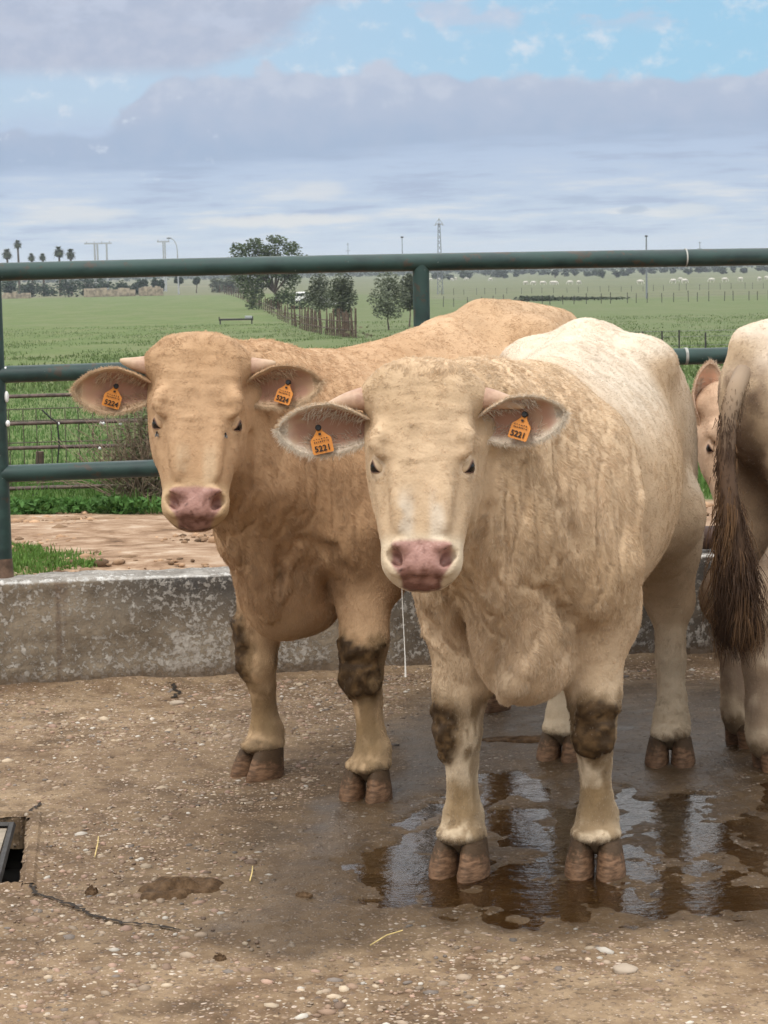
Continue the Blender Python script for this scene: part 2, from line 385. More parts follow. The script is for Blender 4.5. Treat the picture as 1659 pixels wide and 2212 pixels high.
def build_floor():
    xs = np.concatenate([np.linspace(-9, -2.4, 14), np.arange(-2.3, 2.5, 0.012), np.linspace(2.6, 9, 14)])
    ys = np.concatenate([np.linspace(-5, 3.2, 14), np.arange(3.3, 8.75, 0.013)])
    X, Y = np.meshgrid(xs, ys, indexing='ij'); P = np.stack([X.ravel(), Y.ravel()], -1)
    depth, wet, nz, n2, damp = floor_fields(P)
    und = (fbm(np.stack([P[:, 0] * 1.1, P[:, 1] * 1.1, P[:, 0] * 0 + 9], -1), 3) - 0.5)
    fine = fbm(np.stack([P[:, 0] * 42, P[:, 1] * 42, P[:, 0] * 0], -1), 3) - 0.5
    z = 0.003 + und * 0.006 + n2 * 0.007 + fine * 0.007 * (1 - 0.35 * wet) - depth * (1 + 0.35 * n2)
    z = z + (n2 * 0.024 + nz * 0.012) * sstep(P[:, 1], 5.15, 5.9) * sstep(depth, 0.0, 0.006) + n2 * .004 * sstep(depth, 0, .006)
    z = np.where(wet > 0.5, z - 0.0028 * sstep(n2, 0.0, -0.16) * wet, z)
    sd = poly_sd(P, DRAIN); z = z + np.clip(0.012 - np.abs(sd - 0.03) * 0.4, 0, 0.012) * (sd > 0) * (0.5 + nz)
    xw = wall_pt(P[:, 0])[:, 1] if False else WALL_A[1] + WALL_DIR[1] / WALL_DIR[0] * (P[:, 0] - WALL_A[0])
    z = z + 0.035 * sstep(xw - P[:, 1], 0.11, 0.0) * (0.55 + nz)
    nx, ny = X.shape; idx = np.arange(nx * ny).reshape(nx, ny)
    F = np.stack([idx[:-1, :-1], idx[1:, :-1], idx[1:, 1:], idx[:-1, 1:]], -1).reshape(-1, 4)
    ctr = P[F].mean(1); F = F[poly_sd(ctr, DRAIN) > 0]
    m, n = material('pen_concrete', 0.85, 0.3)
    G = n.new('ShaderNodeNewGeometry').outputs['Position']; w_ = n.attr('wet', 'Fac'); dp = n.attr('depth', 'Fac')
    big = n.noise(G, 1.3, 5, 0.6); mid = n.noise(G, 9, 6, 0.65); fi = n.noise(G, 55, 4, 0.7)
    dry = n.ramp(n.add(n.mul(mid, 0.6), n.mul(big, 0.45)), [(0.34, (0.060, 0.036, 0.019)), (0.46, (0.150, 0.096, 0.055)), (0.57, (0.250, 0.175, 0.106)), (0.74, (0.355, 0.262, 0.166))])
    dry = n.mix(n.mul(n.step(fi, 0.45, 0.7), 0.45), dry, (0.17, 0.12, 0.085))
    dry = n.mix(n.mul(n.attr('damp', 'Fac'), 0.75), dry, n.mix(mid, (0.060, 0.038, 0.021), (0.155, 0.108, 0.066)))
    man = n.noise(n.vadd(n.scale(G, 1.0, 1.9, 1), n.scale(n.noise(G, 6, 4, out=1), .25, .25, 0)), 2.6, 6, 0.62); dry = n.mix(n.mul(n.step(man, 0.53, 0.64), 0.60), dry, n.mix(mid, (0.050, 0.031, 0.017), (0.125, 0.084, 0.050)))
    spk = n.noise(n.vadd(G, (2, 8, 0)), 34, 5, 0.75); dry = n.mix(n.mul(n.step(spk, 0.55, 0.64), 0.65), dry, (0.075, 0.05, 0.032))
    wetc = n.ramp(n.add(n.mul(mid, 0.55), n.mul(big, 0.45)), [(0.35, (0.036, 0.022, 0.011)), (0.5, (0.075, 0.048, 0.025)), (0.68, (0.135, 0.092, 0.054))])
    # embedded aggregate: two sizes of pebble, each cell its own tone
    wp = n.vadd(G, n.scale(n.noise(G, 20, 3, out=1), 0.02, 0.02, 0))
    d1 = n.voro(wp, 58, 'F1'); c1 = n.voro(wp, 58, 'F1', 'Color'); d2 = n.voro(wp, 120, 'F1'); c2 = n.voro(wp, 120, 'F1', 'Color')
    def pebble(d, c, r, share):
        r1, r2, r3 = n.xyz(c)[0:3]
        on = n.mul(n.step(d, r, r * 0.72), n.step(r1, share, share + 0.02, 1.0, 0.0))
        colr = n.ramp(r2, [(0.0, (0.10, 0.085, 0.075)), (0.3, (0.25, 0.17, 0.12)), (0.55, (0.40, 0.30, 0.20)), (0.8, (0.50, 0.37, 0.29)), (1.0, (0.66, 0.58, 0.48))])
        return on, colr, n.mul(on, n.sub(r, d))
    o1, k1, h1 = pebble(d1, c1, 0.42, 0.42); o2, k2, h2 = pebble(d2, c2, 0.42, 0.45)
    base = n.mix(w_, dry, wetc)
    dk = n.step(w_, 0.2, 0.9, 1.0, 0.42)
    dkc = n.vec(dk, dk, dk)
    vis = n.step(n.noise(G, 2.1, 4), 0.35, 0.6, 0.35, 0.95)
    base = n.mix(n.mul(n.mul(o2, 0.75), vis), base, n.mix(1.0, k2, dkc, 'MULTIPLY'))
    base = n.mix(n.mul(n.mul(o1, 0.85), vis), base, n.mix(1.0, k1, dkc, 'MULTIPLY'))
    base = n.mix(n.mul(n.step(n.noise(n.vadd(G, (5, 5, 0)), 24, 5, 0.7), 0.60, 0.68), 0.8), base, (0.045, 0.03, 0.02))
    n.put(n.b.inputs['Base Color'], base)
    n.put(n.b.inputs['Roughness'], n.add(n.step(w_, 0.2, 0.95, 0.88, 0.42), n.mul(n.sub(n.noise(G, 4.5, 5), 0.5), 0.75)))
    n.put(n.b.inputs['Specular IOR Level'], n.step(w_, 0.2, 0.9, 0.15, 0.22))
    hgt = n.add(n.add(n.mul(h1, 1.5), n.mul(h2, 0.8)), n.add(n.mul(mid, 0.5), n.mul(fi, 0.35)))
    n.put(n.b.inputs['Normal'], n.bump(hgt, 0.7, 0.012))
    o = mesh_obj('pen_floor', np.stack([P[:, 0], P[:, 1], z], -1), F, m, cols={'wet': wet, 'depth': depth, 'damp': damp}); tag(o, kind='structure')
    # broken concrete lip round the drain
    rr_ = np.random.default_rng(12); v, fc = [], []; D4 = [np.asarray(p) for p in DRAIN]; cen = sum(D4) / 4
    for i in (0, 1, 2):
        a_, b_ = D4[i], D4[i + 1]; dv = (b_ - a_) / np.linalg.norm(b_ - a_); nn = np.array([dv[1], -dv[0]]); nn = nn if nn @ ((a_ + b_) / 2 - cen) > 0 else -nn; m_ = 40; base_i = len(v)
        for k in range(m_ + 1):
            p = a_ + (b_ - a_) * (k / m_ * 1.06 - .03); e = rr_.normal(0, .0022) + .005 * math.sin(k * .7 + i)
            v += [(*(p + nn * (e - .004)), -.09), (*(p + nn * e), .000 + rr_.normal(0, .001)), (*(p + nn * .012), .0115 + rr_.normal(0, .0015)), (*(p + nn * .032), .011), (*(p + nn * .055), -.006)]
            if k: fc += [(base_i + 5 * (k - 1) + j, base_i + 5 * k + j, base_i + 5 * k + j + 1, base_i + 5 * (k - 1) + j + 1) for j in range(4)]
    tag(mesh_obj('floor_edge', v, fc, m, smooth=False, cols={'wet': np.zeros(len(v)), 'depth': np.zeros(len(v)), 'damp': np.full(len(v), .2)}), kind='structure')
    # water standing in the hollow
    wx = np.arange(-0.25, 2.6, 0.03); wy = np.arange(4.7, 7.0, 0.03)
    X, Y = np.meshgrid(wx, wy, indexing='ij'); nx, ny = X.shape; idx = np.arange(nx * ny).reshape(nx, ny)
    F = np.stack([idx[:-1, :-1], idx[1:, :-1], idx[1:, 1:], idx[:-1, 1:]], -1).reshape(-1, 4)
    PW = np.stack([X.ravel(), Y.ravel()], -1); F = F[poly_sd(PW[F].mean(1), PUDDLE) < 0.16]
    m2 = bpy.data.materials.new('muddy_water'); m2.use_nodes = True; t = m2.node_tree; t.nodes.clear(); n = N(t)
    G = n.new('ShaderNodeNewGeometry').outputs['Position']
    nrm = n.bump(n.add(n.noise(n.scale(G, 1, 1.6, 1), 9, 5, 0.6), n.mul(n.noise(n.scale(G, 1, 2, 1), 46, 3), 0.22)), 0.34, 0.01)
    gl = n.new('ShaderNodeBsdfGlossy'); gl.inputs['Roughness'].default_value = 0.02; n.put(gl.inputs['Normal'], nrm)
    tr = n.new('ShaderNodeBsdfTransparent'); tr.inputs[0].default_value = (0.80, 0.69, 0.52, 1)
    fr = n.new('ShaderNodeFresnel'); fr.inputs[0].default_value = 1.45; n.put(fr.inputs['Normal'], nrm)
    mx = n.new('ShaderNodeMixShader'); n.put(mx.inputs[0], fr.outputs[0]); n.put(mx.inputs[1], tr.outputs[0]); n.put(mx.inputs[2], gl.outputs[0])
    ou = n.new('ShaderNodeOutputMaterial'); t.links.new(mx.outputs[0], ou.inputs[0])
    o = mesh_obj('puddle_water', np.stack([PW[:, 0], PW[:, 1], np.full(len(PW), WATER_Z)], -1), F, m2); tag(o, kind='structure')
    # loose and half-sunk pebbles
    mp, n = material('pebble', 0.7, 0.3); n.put(n.b.inputs['Base Color'], n.attr('col'))
    bm = bmesh.new(); bmesh.ops.create_icosphere(bm, subdivisions=1, radius=1.0); bm.verts.ensure_lookup_table()
    bv = np.array([v.co[:] for v in bm.verts]); bf = np.array([[v.index for v in f.verts] for f in bm.faces]); bm.free()
    rng = np.random.default_rng(3); NP = 26000
    q = np.stack([rng.uniform(-1.7, 1.9, NP), 8.2 - 4.4 * rng.power(0.75, NP)], -1)
    dep, we, nz, n2, dm = floor_fields(q)
    clus = fbm(np.stack([q[:, 0] * 2.5, q[:, 1] * 2.5, q[:, 0] * 0 + 21], -1), 3)
    keep = (we < rng.random(NP) * 0.95) & (poly_sd(q, DRAIN) > 0.02) & (clus > 0.33 + 0.28 * rng.random(NP)); q = q[keep]; we = we[keep]; dm = dm[keep]
    k = len(q); s = np.exp(rng.normal(math.log(0.0052), 0.48, k)) * (1 + .22 * sstep(q[:, 1], 5.2, 4.4) * sstep(q[:, 0], .3, -.4)); s = np.clip(s, 0.0028, 0.021)
    rz = rng.uniform(0, 6.28, k); sc = np.stack([s * rng.uniform(0.9, 1.6, k), s * rng.uniform(0.7, 1.0, k), s * rng.uniform(0.4, 0.65, k)], -1)
    V = bv[None] * (1 + 0.22 * (rng.random((k, len(bv), 1)) - 0.5)) * sc[:, None]
    V = np.stack([V[..., 0] * np.cos(rz)[:, None] - V[..., 1] * np.sin(rz)[:, None], V[..., 0] * np.sin(rz)[:, None] + V[..., 1] * np.cos(rz)[:, None], V[..., 2]], -1)
    V += np.concatenate([q, (0.003 - 0.12 * s)[:, None]], 1)[:, None]
    FF = (bf[None] + (np.arange(k) * len(bv))[:, None, None]).reshape(-1, 3)
    pal = np.array([(0.42, 0.32, 0.23), (0.52, 0.41, 0.29), (0.33, 0.22, 0.15), (0.60, 0.54, 0.46), (0.46, 0.30, 0.22), (0.22, 0.18, 0.15), (0.32, 0.24, 0.17), (0.24, 0.16, 0.11)])
    cc = pal[rng.choice(len(pal), k, p=[.2, .13, .2, .06, .1, .08, .13, .1])] * rng.uniform(0.62, 0.98, (k, 1)) * (1 - 0.5 * we[:, None]) * (1 - .35 * dm[:, None])
    o = mesh_obj('gravel', V.reshape(-1, 3), FF, mp, cols={'col': np.repeat(cc, len(bv), 0)})
    tag(o, 'small rounded pebbles worn out of the concrete of the pen', 'gravel', kind='stuff')
build_floor()

# drain: a sunken slab in a dark frame at the edge of the pen
def build_drain():
    con = plain('drain_concrete', (0.30, 0.25, 0.19), 0.85, 0.35, 14, bump=0.5); iron = plain('drain_iron', (0.045, 0.042, 0.04), 0.55, 0.4, 20, 0.6); dark = plain('pit', (0.02, 0.017, 0.014), 0.9)
    a, b, c, d = DRAIN
    root = empty('drain_cover', (*((a + b + c + d) / 4), 0), 0, 'sunken concrete drain slab in a dark iron frame set in the pen floor', 'drain cover')
    off = -np.array([*((a + b + c + d) / 4), 0])
    def quad_prism(name, pts, z0, z1, mat):
        v = [(p[0], p[1], z0) for p in pts] + [(p[0], p[1], z1) for p in pts]; v = np.array(v) + off
        f = [(3, 2, 1, 0), (4, 5, 6, 7)] + [(i, (i + 1) % 4, 4 + (i + 1) % 4, 4 + i) for i in range(4)]
        return mesh_obj(name, v, f, mat, root, smooth=False)
    lerp = lambda p, q, t: p + (q - p) * t
    big = [a + (-.03, .03), b + (.035, .035), c + (.035, -.03), d + (-.03, -.03)]
    quad_prism('pit', big, -0.22, -0.16, dark)
    mb = MB()
    for p, q in ((big[0], big[1]), (big[1], big[2]), (big[2], big[3])):
        dv = (q - p) / np.linalg.norm(q - p); nn = np.array([dv[1], -dv[0]])
        pts = [p + nn * .0, q + nn * .0, q - nn * .02, p - nn * .02]
        v = [(x[0] + off[0], x[1] + off[1], z) for z in (-0.2, -0.022) for x in pts]
        mb.add(v, [(3, 2, 1, 0), (4, 5, 6, 7)] + [(i, (i + 1) % 4, 4 + (i + 1) % 4, 4 + i) for i in range(4)])
    mb.build('pit_edge', dark, root, smooth=False)
    ins = [a + (0, -.045), b + (-.055, -.05), c + (-.085, .012), d + (0, .012)]
    quad_prism('slab', ins, -0.10, -0.018, con)
    mb = MB()
    mb.tube([np.array([*(b + (-.042, -.035)), -0.012]) + off, np.array([*(c + (-.066, .012)), -0.012]) + off], 0.011, 6)
    mb.tube([np.array([*(a + (0, -.03)), -0.012]) + off, np.array([*(b + (-.042, -.035)), -0.012]) + off], 0.009, 6)
    mb.build('frame', iron, root)
build_drain()

def ground_strip(name, pts, width, mat, z=0.006, seed=1):
    rng = np.random.default_rng(seed); P = gp(*pts); out = []
    for i in range(len(P) - 1):
        for t in np.linspace(0, 1, 7, endpoint=False): out.append(P[i] + (P[i + 1] - P[i]) * t)
    out.append(P[-1]); out = np.array(out); out[1:-1] += rng.normal(0, 0.0045, (len(out) - 2, 2))
    v, f = [], []
    for i, p in enumerate(out):
        d = out[min(i + 1, len(out) - 1)] - out[max(i - 1, 0)]; d /= np.linalg.norm(d); nn = np.array([-d[1], d[0]])
        wd = width * rng.uniform(0.35, 1.15) * (0.15 if i in (0, len(out) - 1) else 1)
        v += [(*(p + nn * wd), z), (*(p - nn * wd), z)]
        if i: f.append((2 * i - 2, 2 * i - 1, 2 * i + 1, 2 * i))
    return tag(mesh_obj(name, v, f, mat, smooth=False), kind='structure')
crack_m = plain('crack_dirt', (0.02, 0.014, 0.009), 0.95)
ground_strip('floor_crack', [(66, 1912), (75, 1935), (130, 1952), (180, 1972), (205, 1987), (280, 2000), (340, 2005), (392, 2016)], 0.0065, crack_m, 0.0085, 2)
ground_strip('floor_crack', [(62, 1764), (78, 1748), (88, 1738)], 0.006, crack_m, 0.0075, 3)
ground_strip('floor_crack', [(380, 1470), (376, 1490), (388, 1500), (372, 1512)], 0.008, crack_m, 0.0085, 4)

def build_dung():
    m, n = material('dung', 0.75, 0.15); P = n.new('ShaderNodeTexCoord').outputs['Object']
    k = n.noise(P, 40, 6, 0.65); n.put(n.b.inputs['Base Color'], n.ramp(k, [(0.3, (0.030, 0.017, 0.008)), (0.5, (0.080, 0.046, 0.022)), (0.75, (0.15, 0.092, 0.05))])); n.put(n.b.inputs['Normal'], n.bump(k, 0.8, 0.012))
    def pat(uv, rx, ry, h, label, seed):
        p = ground(*uv); nr, na = 14, 40; v, f = [(0, 0, h)], []
        ph = np.random.default_rng(seed).uniform(0, 6, 5)
        for i in range(1, nr + 1):
            for k in range(na):
                q = 2 * math.pi * k / na; r = i / nr
                e = 1 + 0.13 * math.sin(2 * q + ph[0]) + 0.11 * math.sin(3 * q + ph[1]) + 0.07 * math.sin(7 * q + ph[2]) + 0.05 * math.sin(11 * q + ph[3])
                x, y = rx * r * e * math.cos(q), ry * r * e * math.sin(q)
                nz = float(fbm(np.array([[x * 30 + seed, y * 30, 0]]), 3)[0])
                v.append((x, y, h * (1 - r ** 3) * (0.35 + 0.5 * nz + 0.25 * math.sin(r * 9 + math.sin(q * 3))) - (0.004 if i == nr else 0)))
        for k in range(na):
            f.append((0, 1 + k, 1 + (k + 1) % na))
            for i in range(nr - 1):
                a = 1 + i * na; f.append((a + k, a + na + k, a + na + (k + 1) % na, a + (k + 1) % na))
        o = mesh_obj('dung_pat', v, f, m); o.location = (p[0], p[1], 0.004)
        tag(o, label, 'dung')
    pat((385, 1922), 0.098, 0.095, 0.030, 'flattened brown cow pat with a ridged edge on the dry floor beside the crack', 3)
    pat((198, 1932), 0.017, 0.022, 0.022, 'small dark dung lump beside the crack near the drain', 5)
    pat((655, 1937), 0.021, 0.02, 0.010, 'flat dark dung smear on the damp floor left of the puddle', 6)
    pat((475, 2075), 0.014, 0.014, 0.016, 'small dark dung crumb among pebbles below the crack', 8)
    pat((1480, 2480 - 5), 0.016, 0.02, 0.012, 'brown dung crumb on the dry pale concrete below the puddle', 9)
    pat((1130, 1600), 0.12, 0.05, 0.014, 'thin smeared dung between the front legs of the cream bull', 12)
build_dung()
def build_straw():
    m = plain('straw', (0.55, 0.42, 0.17), 0.7, 0.3, 30)
    for pts, lab in ((((205, 1858), (212, 1830), (213, 1800 + 20)), 'short yellow straw standing forked on the floor near the drain'),
                     (((800, 2050), (835, 2032), (870, 2025)), 'bent pale straw at the front edge of the puddle'),
                     (((540, 1910), (545, 1895), (546, 1885)), 'tiny straw sliver right of the cow pat')):
        mb = MB(); q = [ground(*p) for p in pts]
        for i, p in enumerate(q): p[2] = 0.009 + 0.004 * i
        mb.tube(q, 0.0016, 5); o = mb.build('straw', m); tag(o, lab, 'straw', 'straws on the pen floor')
    ms, n = material('flat_stone', 0.8, 0.3); P = n.new('ShaderNodeTexCoord').outputs['Object']
    k = n.noise(P, 30, 5); n.put(n.b.inputs['Base Color'], n.mix(k, (0.28, 0.22, 0.16), (0.44, 0.36, 0.28)))
    for uv, s, lab in (((1350, 2100), (0.028, 0.026, 0.010), 'pale flat stone on the dry concrete in front of the puddle'),
                       ((342, 2118 + 170), (0.016, 0.013, 0.008), 'pinkish oval stone near the lower edge among pebbles'),
                       ((383, 1523), (0.028, 0.018, 0.010), 'white chip of stone on the floor near the wall')):
        p = ground(*uv); bm = bmesh.new(); bmesh.ops.create_icosphere(bm, subdivisions=3, radius=1)
        for v in bm.verts:
            k = 1 + 0.45 * (float(fbm(np.array([v.co[:]]) * 1.6 + uv[0], 3)[0]) - 0.5); v.co = Vector((v.co.x * s[0] * k, v.co.y * s[1] * k, v.co.z * s[2] * k))
        me = bpy.data.meshes.new('stone'); bm.to_mesh(me); bm.free(); me.materials.append(ms)
        me.polygons.foreach_set('use_smooth', np.ones(len(me.polygons), bool))
        o = bpy.data.objects.new('stone', me); COL.objects.link(o); o.location = (p[0], p[1], 0.007); tag(o, lab, 'stone', 'loose stones on the pen floor')
build_straw()

# ------------------------------------------------------------------ low concrete wall and the green pipe fence on it
WALL_H = 0.405
def build_wall():
    m, n = material('old_concrete', 0.9, 0.2)
    P = n.new('ShaderNodeTexCoord').outputs['Object']; x, y, z = n.xyz(P)[0:3]
    big = n.noise(n.scale(P, 1.1, 1, 1.9), 2.2, 5, 0.6); mid = n.noise(P, 9, 7, 0.68); fi = n.noise(P, 38, 5, 0.7)
    base = n.ramp(n.add(n.mul(big, 0.55), n.mul(mid, 0.45)), [(0.34, (0.075, 0.058, 0.040)), (0.45, (0.165, 0.130, 0.092)), (0.56, (0.265, 0.215, 0.155)), (0.70, (0.37, 0.315, 0.24))])
    grime = n.mul(n.step(n.add(z, n.mul(n.sub(big, 0.5), 0.22)), 0.17, 0.36), n.step(x, 0.15, 0.75))
    base = n.mix(n.mul(grime, n.step(mid, 0.38, 0.58, 0.5, 0.9)), base, (0.062, 0.060, 0.058))
    grime2 = n.mul(n.step(x, 1.2, 1.8), 0.6)
    base = n.mix(grime2, base, (0.070, 0.062, 0.055))
    # remains of whitewash
    fl = n.add(n.mul(n.noise(n.vadd(P, (3, 1, 2)), 36, 8, 0.76), 0.75), n.mul(n.noise(P, 60, 3), 0.25))
    area = n.add(n.mul(n.noise(n.vadd(P, (8, 0, 0)), 2.6, 4), 0.20), n.mul(n.step(z, 0.20, 0.04), 0.03))
    flake = n.step(n.add(fl, area), 0.605, 0.655)
    base = n.mix(n.mul(flake, 0.66), base, n.mix(n.step(fi, 0.4, 0.6), (0.52, 0.49, 0.44), (0.38, 0.35, 0.31)))
    st = n.noise(n.scale(P, 6.5, 1, 0.35), 1.0, 4); stain = n.mul(n.step(st, 0.60, 0.68), 0.75)
    base = n.mix(stain, base, (0.115, 0.075, 0.052))
    foot = n.step(n.add(z, n.mul(n.sub(mid, 0.5), 0.08)), 0.075, 0.02)
    base = n.mix(n.mul(foot, 0.85), base, (0.135, 0.095, 0.062))
    # worn top: grey with a white edge
    topm = n.step(z, WALL_H - 0.012, WALL_H - 0.004)
    tc = n.mix(n.step(mid, 0.35, 0.65), (0.20, 0.18, 0.155), (0.36, 0.335, 0.30))
    tc = n.mix(n.mul(n.step(n.add(fl, n.step(y, 0.06, 0.0, 0.0, 0.12)), 0.56, 0.62), 0.9), tc, (0.66, 0.64, 0.60))
    base = n.mix(topm, base, tc)
    n.put(n.b.inputs['Base Color'], base); n.put(n.b.inputs['Normal'], n.bump(n.add(n.add(mid, n.mul(fi, 0.4)), n.mul(flake, 0.15)), 0.75, 0.018))
    L, T = 12.0, 0.24; sx = np.arange(-3.5, L - 3.5, 0.02); prof = []
    zz = np.linspace(-0.12, WALL_H - 0.012, 24); prof += [(0.0, q) for q in zz] + [(0.004, WALL_H - 0.005), (0.014, WALL_H)]
    prof += [(q, WALL_H) for q in np.linspace(0.03, T - 0.03, 8)] + [(T - 0.01, WALL_H - 0.01)] + [(T, q) for q in np.linspace(WALL_H - 0.03, -0.12, 6)]
    prof = np.array(prof); nx, npf = len(sx), len(prof)
    V = np.zeros((nx, npf, 3)); V[..., 0] = sx[:, None]; V[..., 1] = prof[None, :, 0]; V[..., 2] = prof[None, :, 1]
    Q = V.reshape(-1, 3); k1 = fbm(Q * np.array([3, 9, 4]), 4) - 0.5; k2 = fbm(Q * 30, 3) - 0.5
    frontw = (Q[:, 1] < 0.016); topw = Q[:, 2] > WALL_H - 0.013
    Q[:, 1] += np.where(frontw, k1 * 0.03 + k2 * 0.008, 0); Q[:, 2] += np.where(topw, k1 * 0.03 + k2 * 0.012, 0)
    edge = (np.abs(Q[:, 2] - WALL_H) < 0.02) & (Q[:, 1] < 0.02); Q[:, 2] -= np.where(edge, np.clip(k1, 0, 1) * 0.06, 0)
    idx = np.arange(nx * npf).reshape(nx, npf); F = np.stack([idx[:-1, :-1], idx[1:, :-1], idx[1:, 1:], idx[:-1, 1:]], -1).reshape(-1, 4)
    o = mesh_obj('concrete_wall', Q, F, m); o.location = (WALL_A[0], WALL_A[1], 0); o.rotation_euler = (0, 0, WALL_YAW)
    tag(o, 'low weathered concrete wall with flaking whitewash along the back of the pen', 'wall')
build_wall()
def pipe_material():
    m, n = material('green_pipe_paint', 0.42, 0.45)
    P = n.new('ShaderNodeTexCoord').outputs['Object']; k = n.noise(n.scale(P, 0.5, 1, 1), 14, 6, 0.65); big = n.noise(P, 2.3, 4)
    c = n.mix(n.step(n.add(n.mul(k, .6), n.mul(big, .4)), 0.36, 0.62), (0.010, 0.026, 0.025), (0.024, 0.058, 0.050))
    c = n.mix(n.mul(n.step(n.add(n.mul(n.noise(P, 19, 6, 0.7), .7), n.mul(n.noise(P, 3, 3), .3)), 0.565, 0.61), 0.7), c, (0.060, 0.038, 0.025))
    c = n.mix(n.mul(n.step(n.noise(n.vadd(P, (4, 2, 9)), 30, 4, 0.7), 0.69, 0.72), 0.8), c, (0.28, 0.30, 0.28))
    n.put(n.b.inputs['Base Color'], c); n.put(n.b.inputs['Roughness'], n.step(k, 0.3, 0.7, 0.36, 0.62)); n.put(n.b.inputs['Normal'], n.bump(k, 0.25, 0.004))
    return m
def build_pipe_fence():
    pm = pipe_material(); rust = plain('rusty_foot', (0.12, 0.075, 0.05), 0.85, 0.4, 30); weld = plain('bare_weld', (0.36, 0.36, 0.33), 0.6, 0.3, 40); white = plain('white_porcelain', (0.75, 0.74, 0.72), 0.4, 0.1)
    o2 = wall_pt(-1.44, 0.12); root = empty('pipe_fence', (*o2, WALL_H), WALL_YAW, 'dark green steel pipe fence of three rails standing on the concrete wall', 'fence')
    def lx(worldx): return (worldx - o2[0]) / WALL_DIR[0]
    for zz, r in ((1.555, 0.0335), (1.173, 0.032), (0.800, 0.0325)):
        mb = MB(); xs = np.arange(-2.6, 6.6, 0.4)
        mb.tube([(x, 0.0 if zz > 1.5 else 0.0, zz - WALL_H + 0.004 * math.sin(x * 1.3)) for x in xs], r, 20); mb.build('rail', pm, root, sharp=60)
    for X, zb in ((-1.440, 0), (0.160, 0), (1.72, 0), (3.3, 0), (-2.96, 0)):
        mb = MB(); mb.tube([(lx(X), 0, -0.01), (lx(X), 0, 1.555 - WALL_H - 0.002)], 0.0322, 20); p = mb.build('post', pm, root, sharp=60)
        mb = MB(); mb.tube([(lx(X), 0, -0.012), (lx(X), 0, 0.03), (lx(X), 0, 0.075)], [0.0375, 0.0345, 0.033], 20); f = mb.build('rusty_foot', rust, p, sharp=60)
    def ring(X, zz, r, mat, h=0.006):
        mb = MB(); mb.tube([(lx(X) - h, 0, zz - WALL_H), (lx(X) + h * 0.4, 0, zz - WALL_H)], r, 20); mb.build('weld_ring', mat, root)
    ring(at(1476, 552, 8.62)[0], 1.555, 0.0350, weld, 0.004); ring(at(1477, 765, 8.62)[0], 1.173, 0.0338, weld, 0.008)
    for dz in (0.94, 1.04, 1.14):      # white insulators on the corner post
        mb = MB(); mb.ball((lx(-1.440) + 0.036, -0.012, dz - WALL_H + 0.05), (0.009, 0.012, 0.013 if dz != 1.04 else 0.022), 10, 8); mb.build('insulator', white, root)
build_pipe_fence()
def build_beam():
    m = plain('rusty_pipe', (0.055, 0.030, 0.022), 0.7, 0.45, 12, bump=0.4); top = plain('chipped_white', (0.45, 0.42, 0.37), 0.85, 0.3, 25)
    a = at(1509, 1156, 8.60); b = wall_pt(3.4, 0.12)
    p = wall_pt(a[0], 0.12); mb = MB(); h = 0.046
    root_z = WALL_H + h + 0.006
    d = np.array([WALL_DIR[0], WALL_DIR[1], 0]); q0 = np.array([p[0], p[1], root_z])
    mb.tube([q0, q0 + d * 0.006, q0 + d * 0.02, q0 + d * 1.2, q0 + d * 2.2], [0.030, 0.041, h, h, h], 20)
    o = mb.build('fallen_pipe', m); tag(o, 'thick rusty brown pipe lying along the top of the concrete wall', 'pipe')
build_beam()

# ------------------------------------------------------------------ vegetation
def leaf_material(name, colr, var=0.35, rough=0.75):
    m, n = material(name, rough, 0.2)
    k = n.attr('tone', 'Fac')
    lo = tuple(c * (1 - var) for c in colr); hi = tuple(min(1, c * (1 + var)) for c in colr)
    n.put(n.b.inputs['Base Color'], n.mix(k, lo, hi))
    tl = n.new('ShaderNodeBsdfTranslucent'); n.put(tl.inputs[0], n.mix(k, lo, hi)); mx = n.new('ShaderNodeMixShader'); mx.inputs[0].default_value = 0.25
    n.t.links.new(n.b.outputs[0], mx.inputs[1]); n.t.links.new(tl.outputs[0], mx.inputs[2]); n.t.links.new(mx.outputs[0], n.out.inputs[0])
    return m
def leaves(blobs, count, size, rng, flat=0.3):
    """leaf-sized quads spread through ellipsoid clumps; returns verts, faces, tone"""
    blobs = np.asarray(blobs, float); vol = blobs[:, 3] * blobs[:, 4] * blobs[:, 5]; pick = rng.choice(len(blobs), count, p=vol / vol.sum())
    d = rng.normal(size=(count, 3)); d /= np.linalg.norm(d, axis=1, keepdims=True); r = rng.random(count) ** 0.45
    c = blobs[pick, :3] + d * r[:, None] * blobs[pick, 3:6]
    a = rng.normal(size=(count, 3)); a[:, 2] *= flat; a /= np.linalg.norm(a, axis=1, keepdims=True)
    b = np.cross(a, rng.normal(size=(count, 3))); b /= np.linalg.norm(b, axis=1, keepdims=True)
    s = size * rng.uniform(0.6, 1.4, count)[:, None]
    V = np.stack([c - a * s, c + b * s * 0.5, c + a * s, c - b * s * 0.5], 1).reshape(-1, 3)
    F = np.arange(count * 4).reshape(-1, 4)
    tone = np.clip(rng.random(len(blobs))[pick] * 0.6 + rng.random(count) * 0.4, 0, 1)
    return V, F, np.repeat(tone, 4)
BARK = plain('bark', (0.085, 0.065, 0.05), 0.9, 0.4, 8)
LEAF = {'oak': leaf_material('oak_leaf', (0.085, 0.112, 0.050)), 'olive': leaf_material('olive_leaf', (0.110, 0.125, 0.085)), 'dark': leaf_material('dark_leaf', (0.030, 0.052, 0.028)),
        'palm': leaf_material('palm_leaf', (0.085, 0.105, 0.060)), 'far': leaf_material('far_leaf', (0.055, 0.070, 0.042)), 'weed': leaf_material('weed_leaf', (0.075, 0.165, 0.040)), 'dry': leaf_material('dry_leaf', (0.155, 0.145, 0.085))}
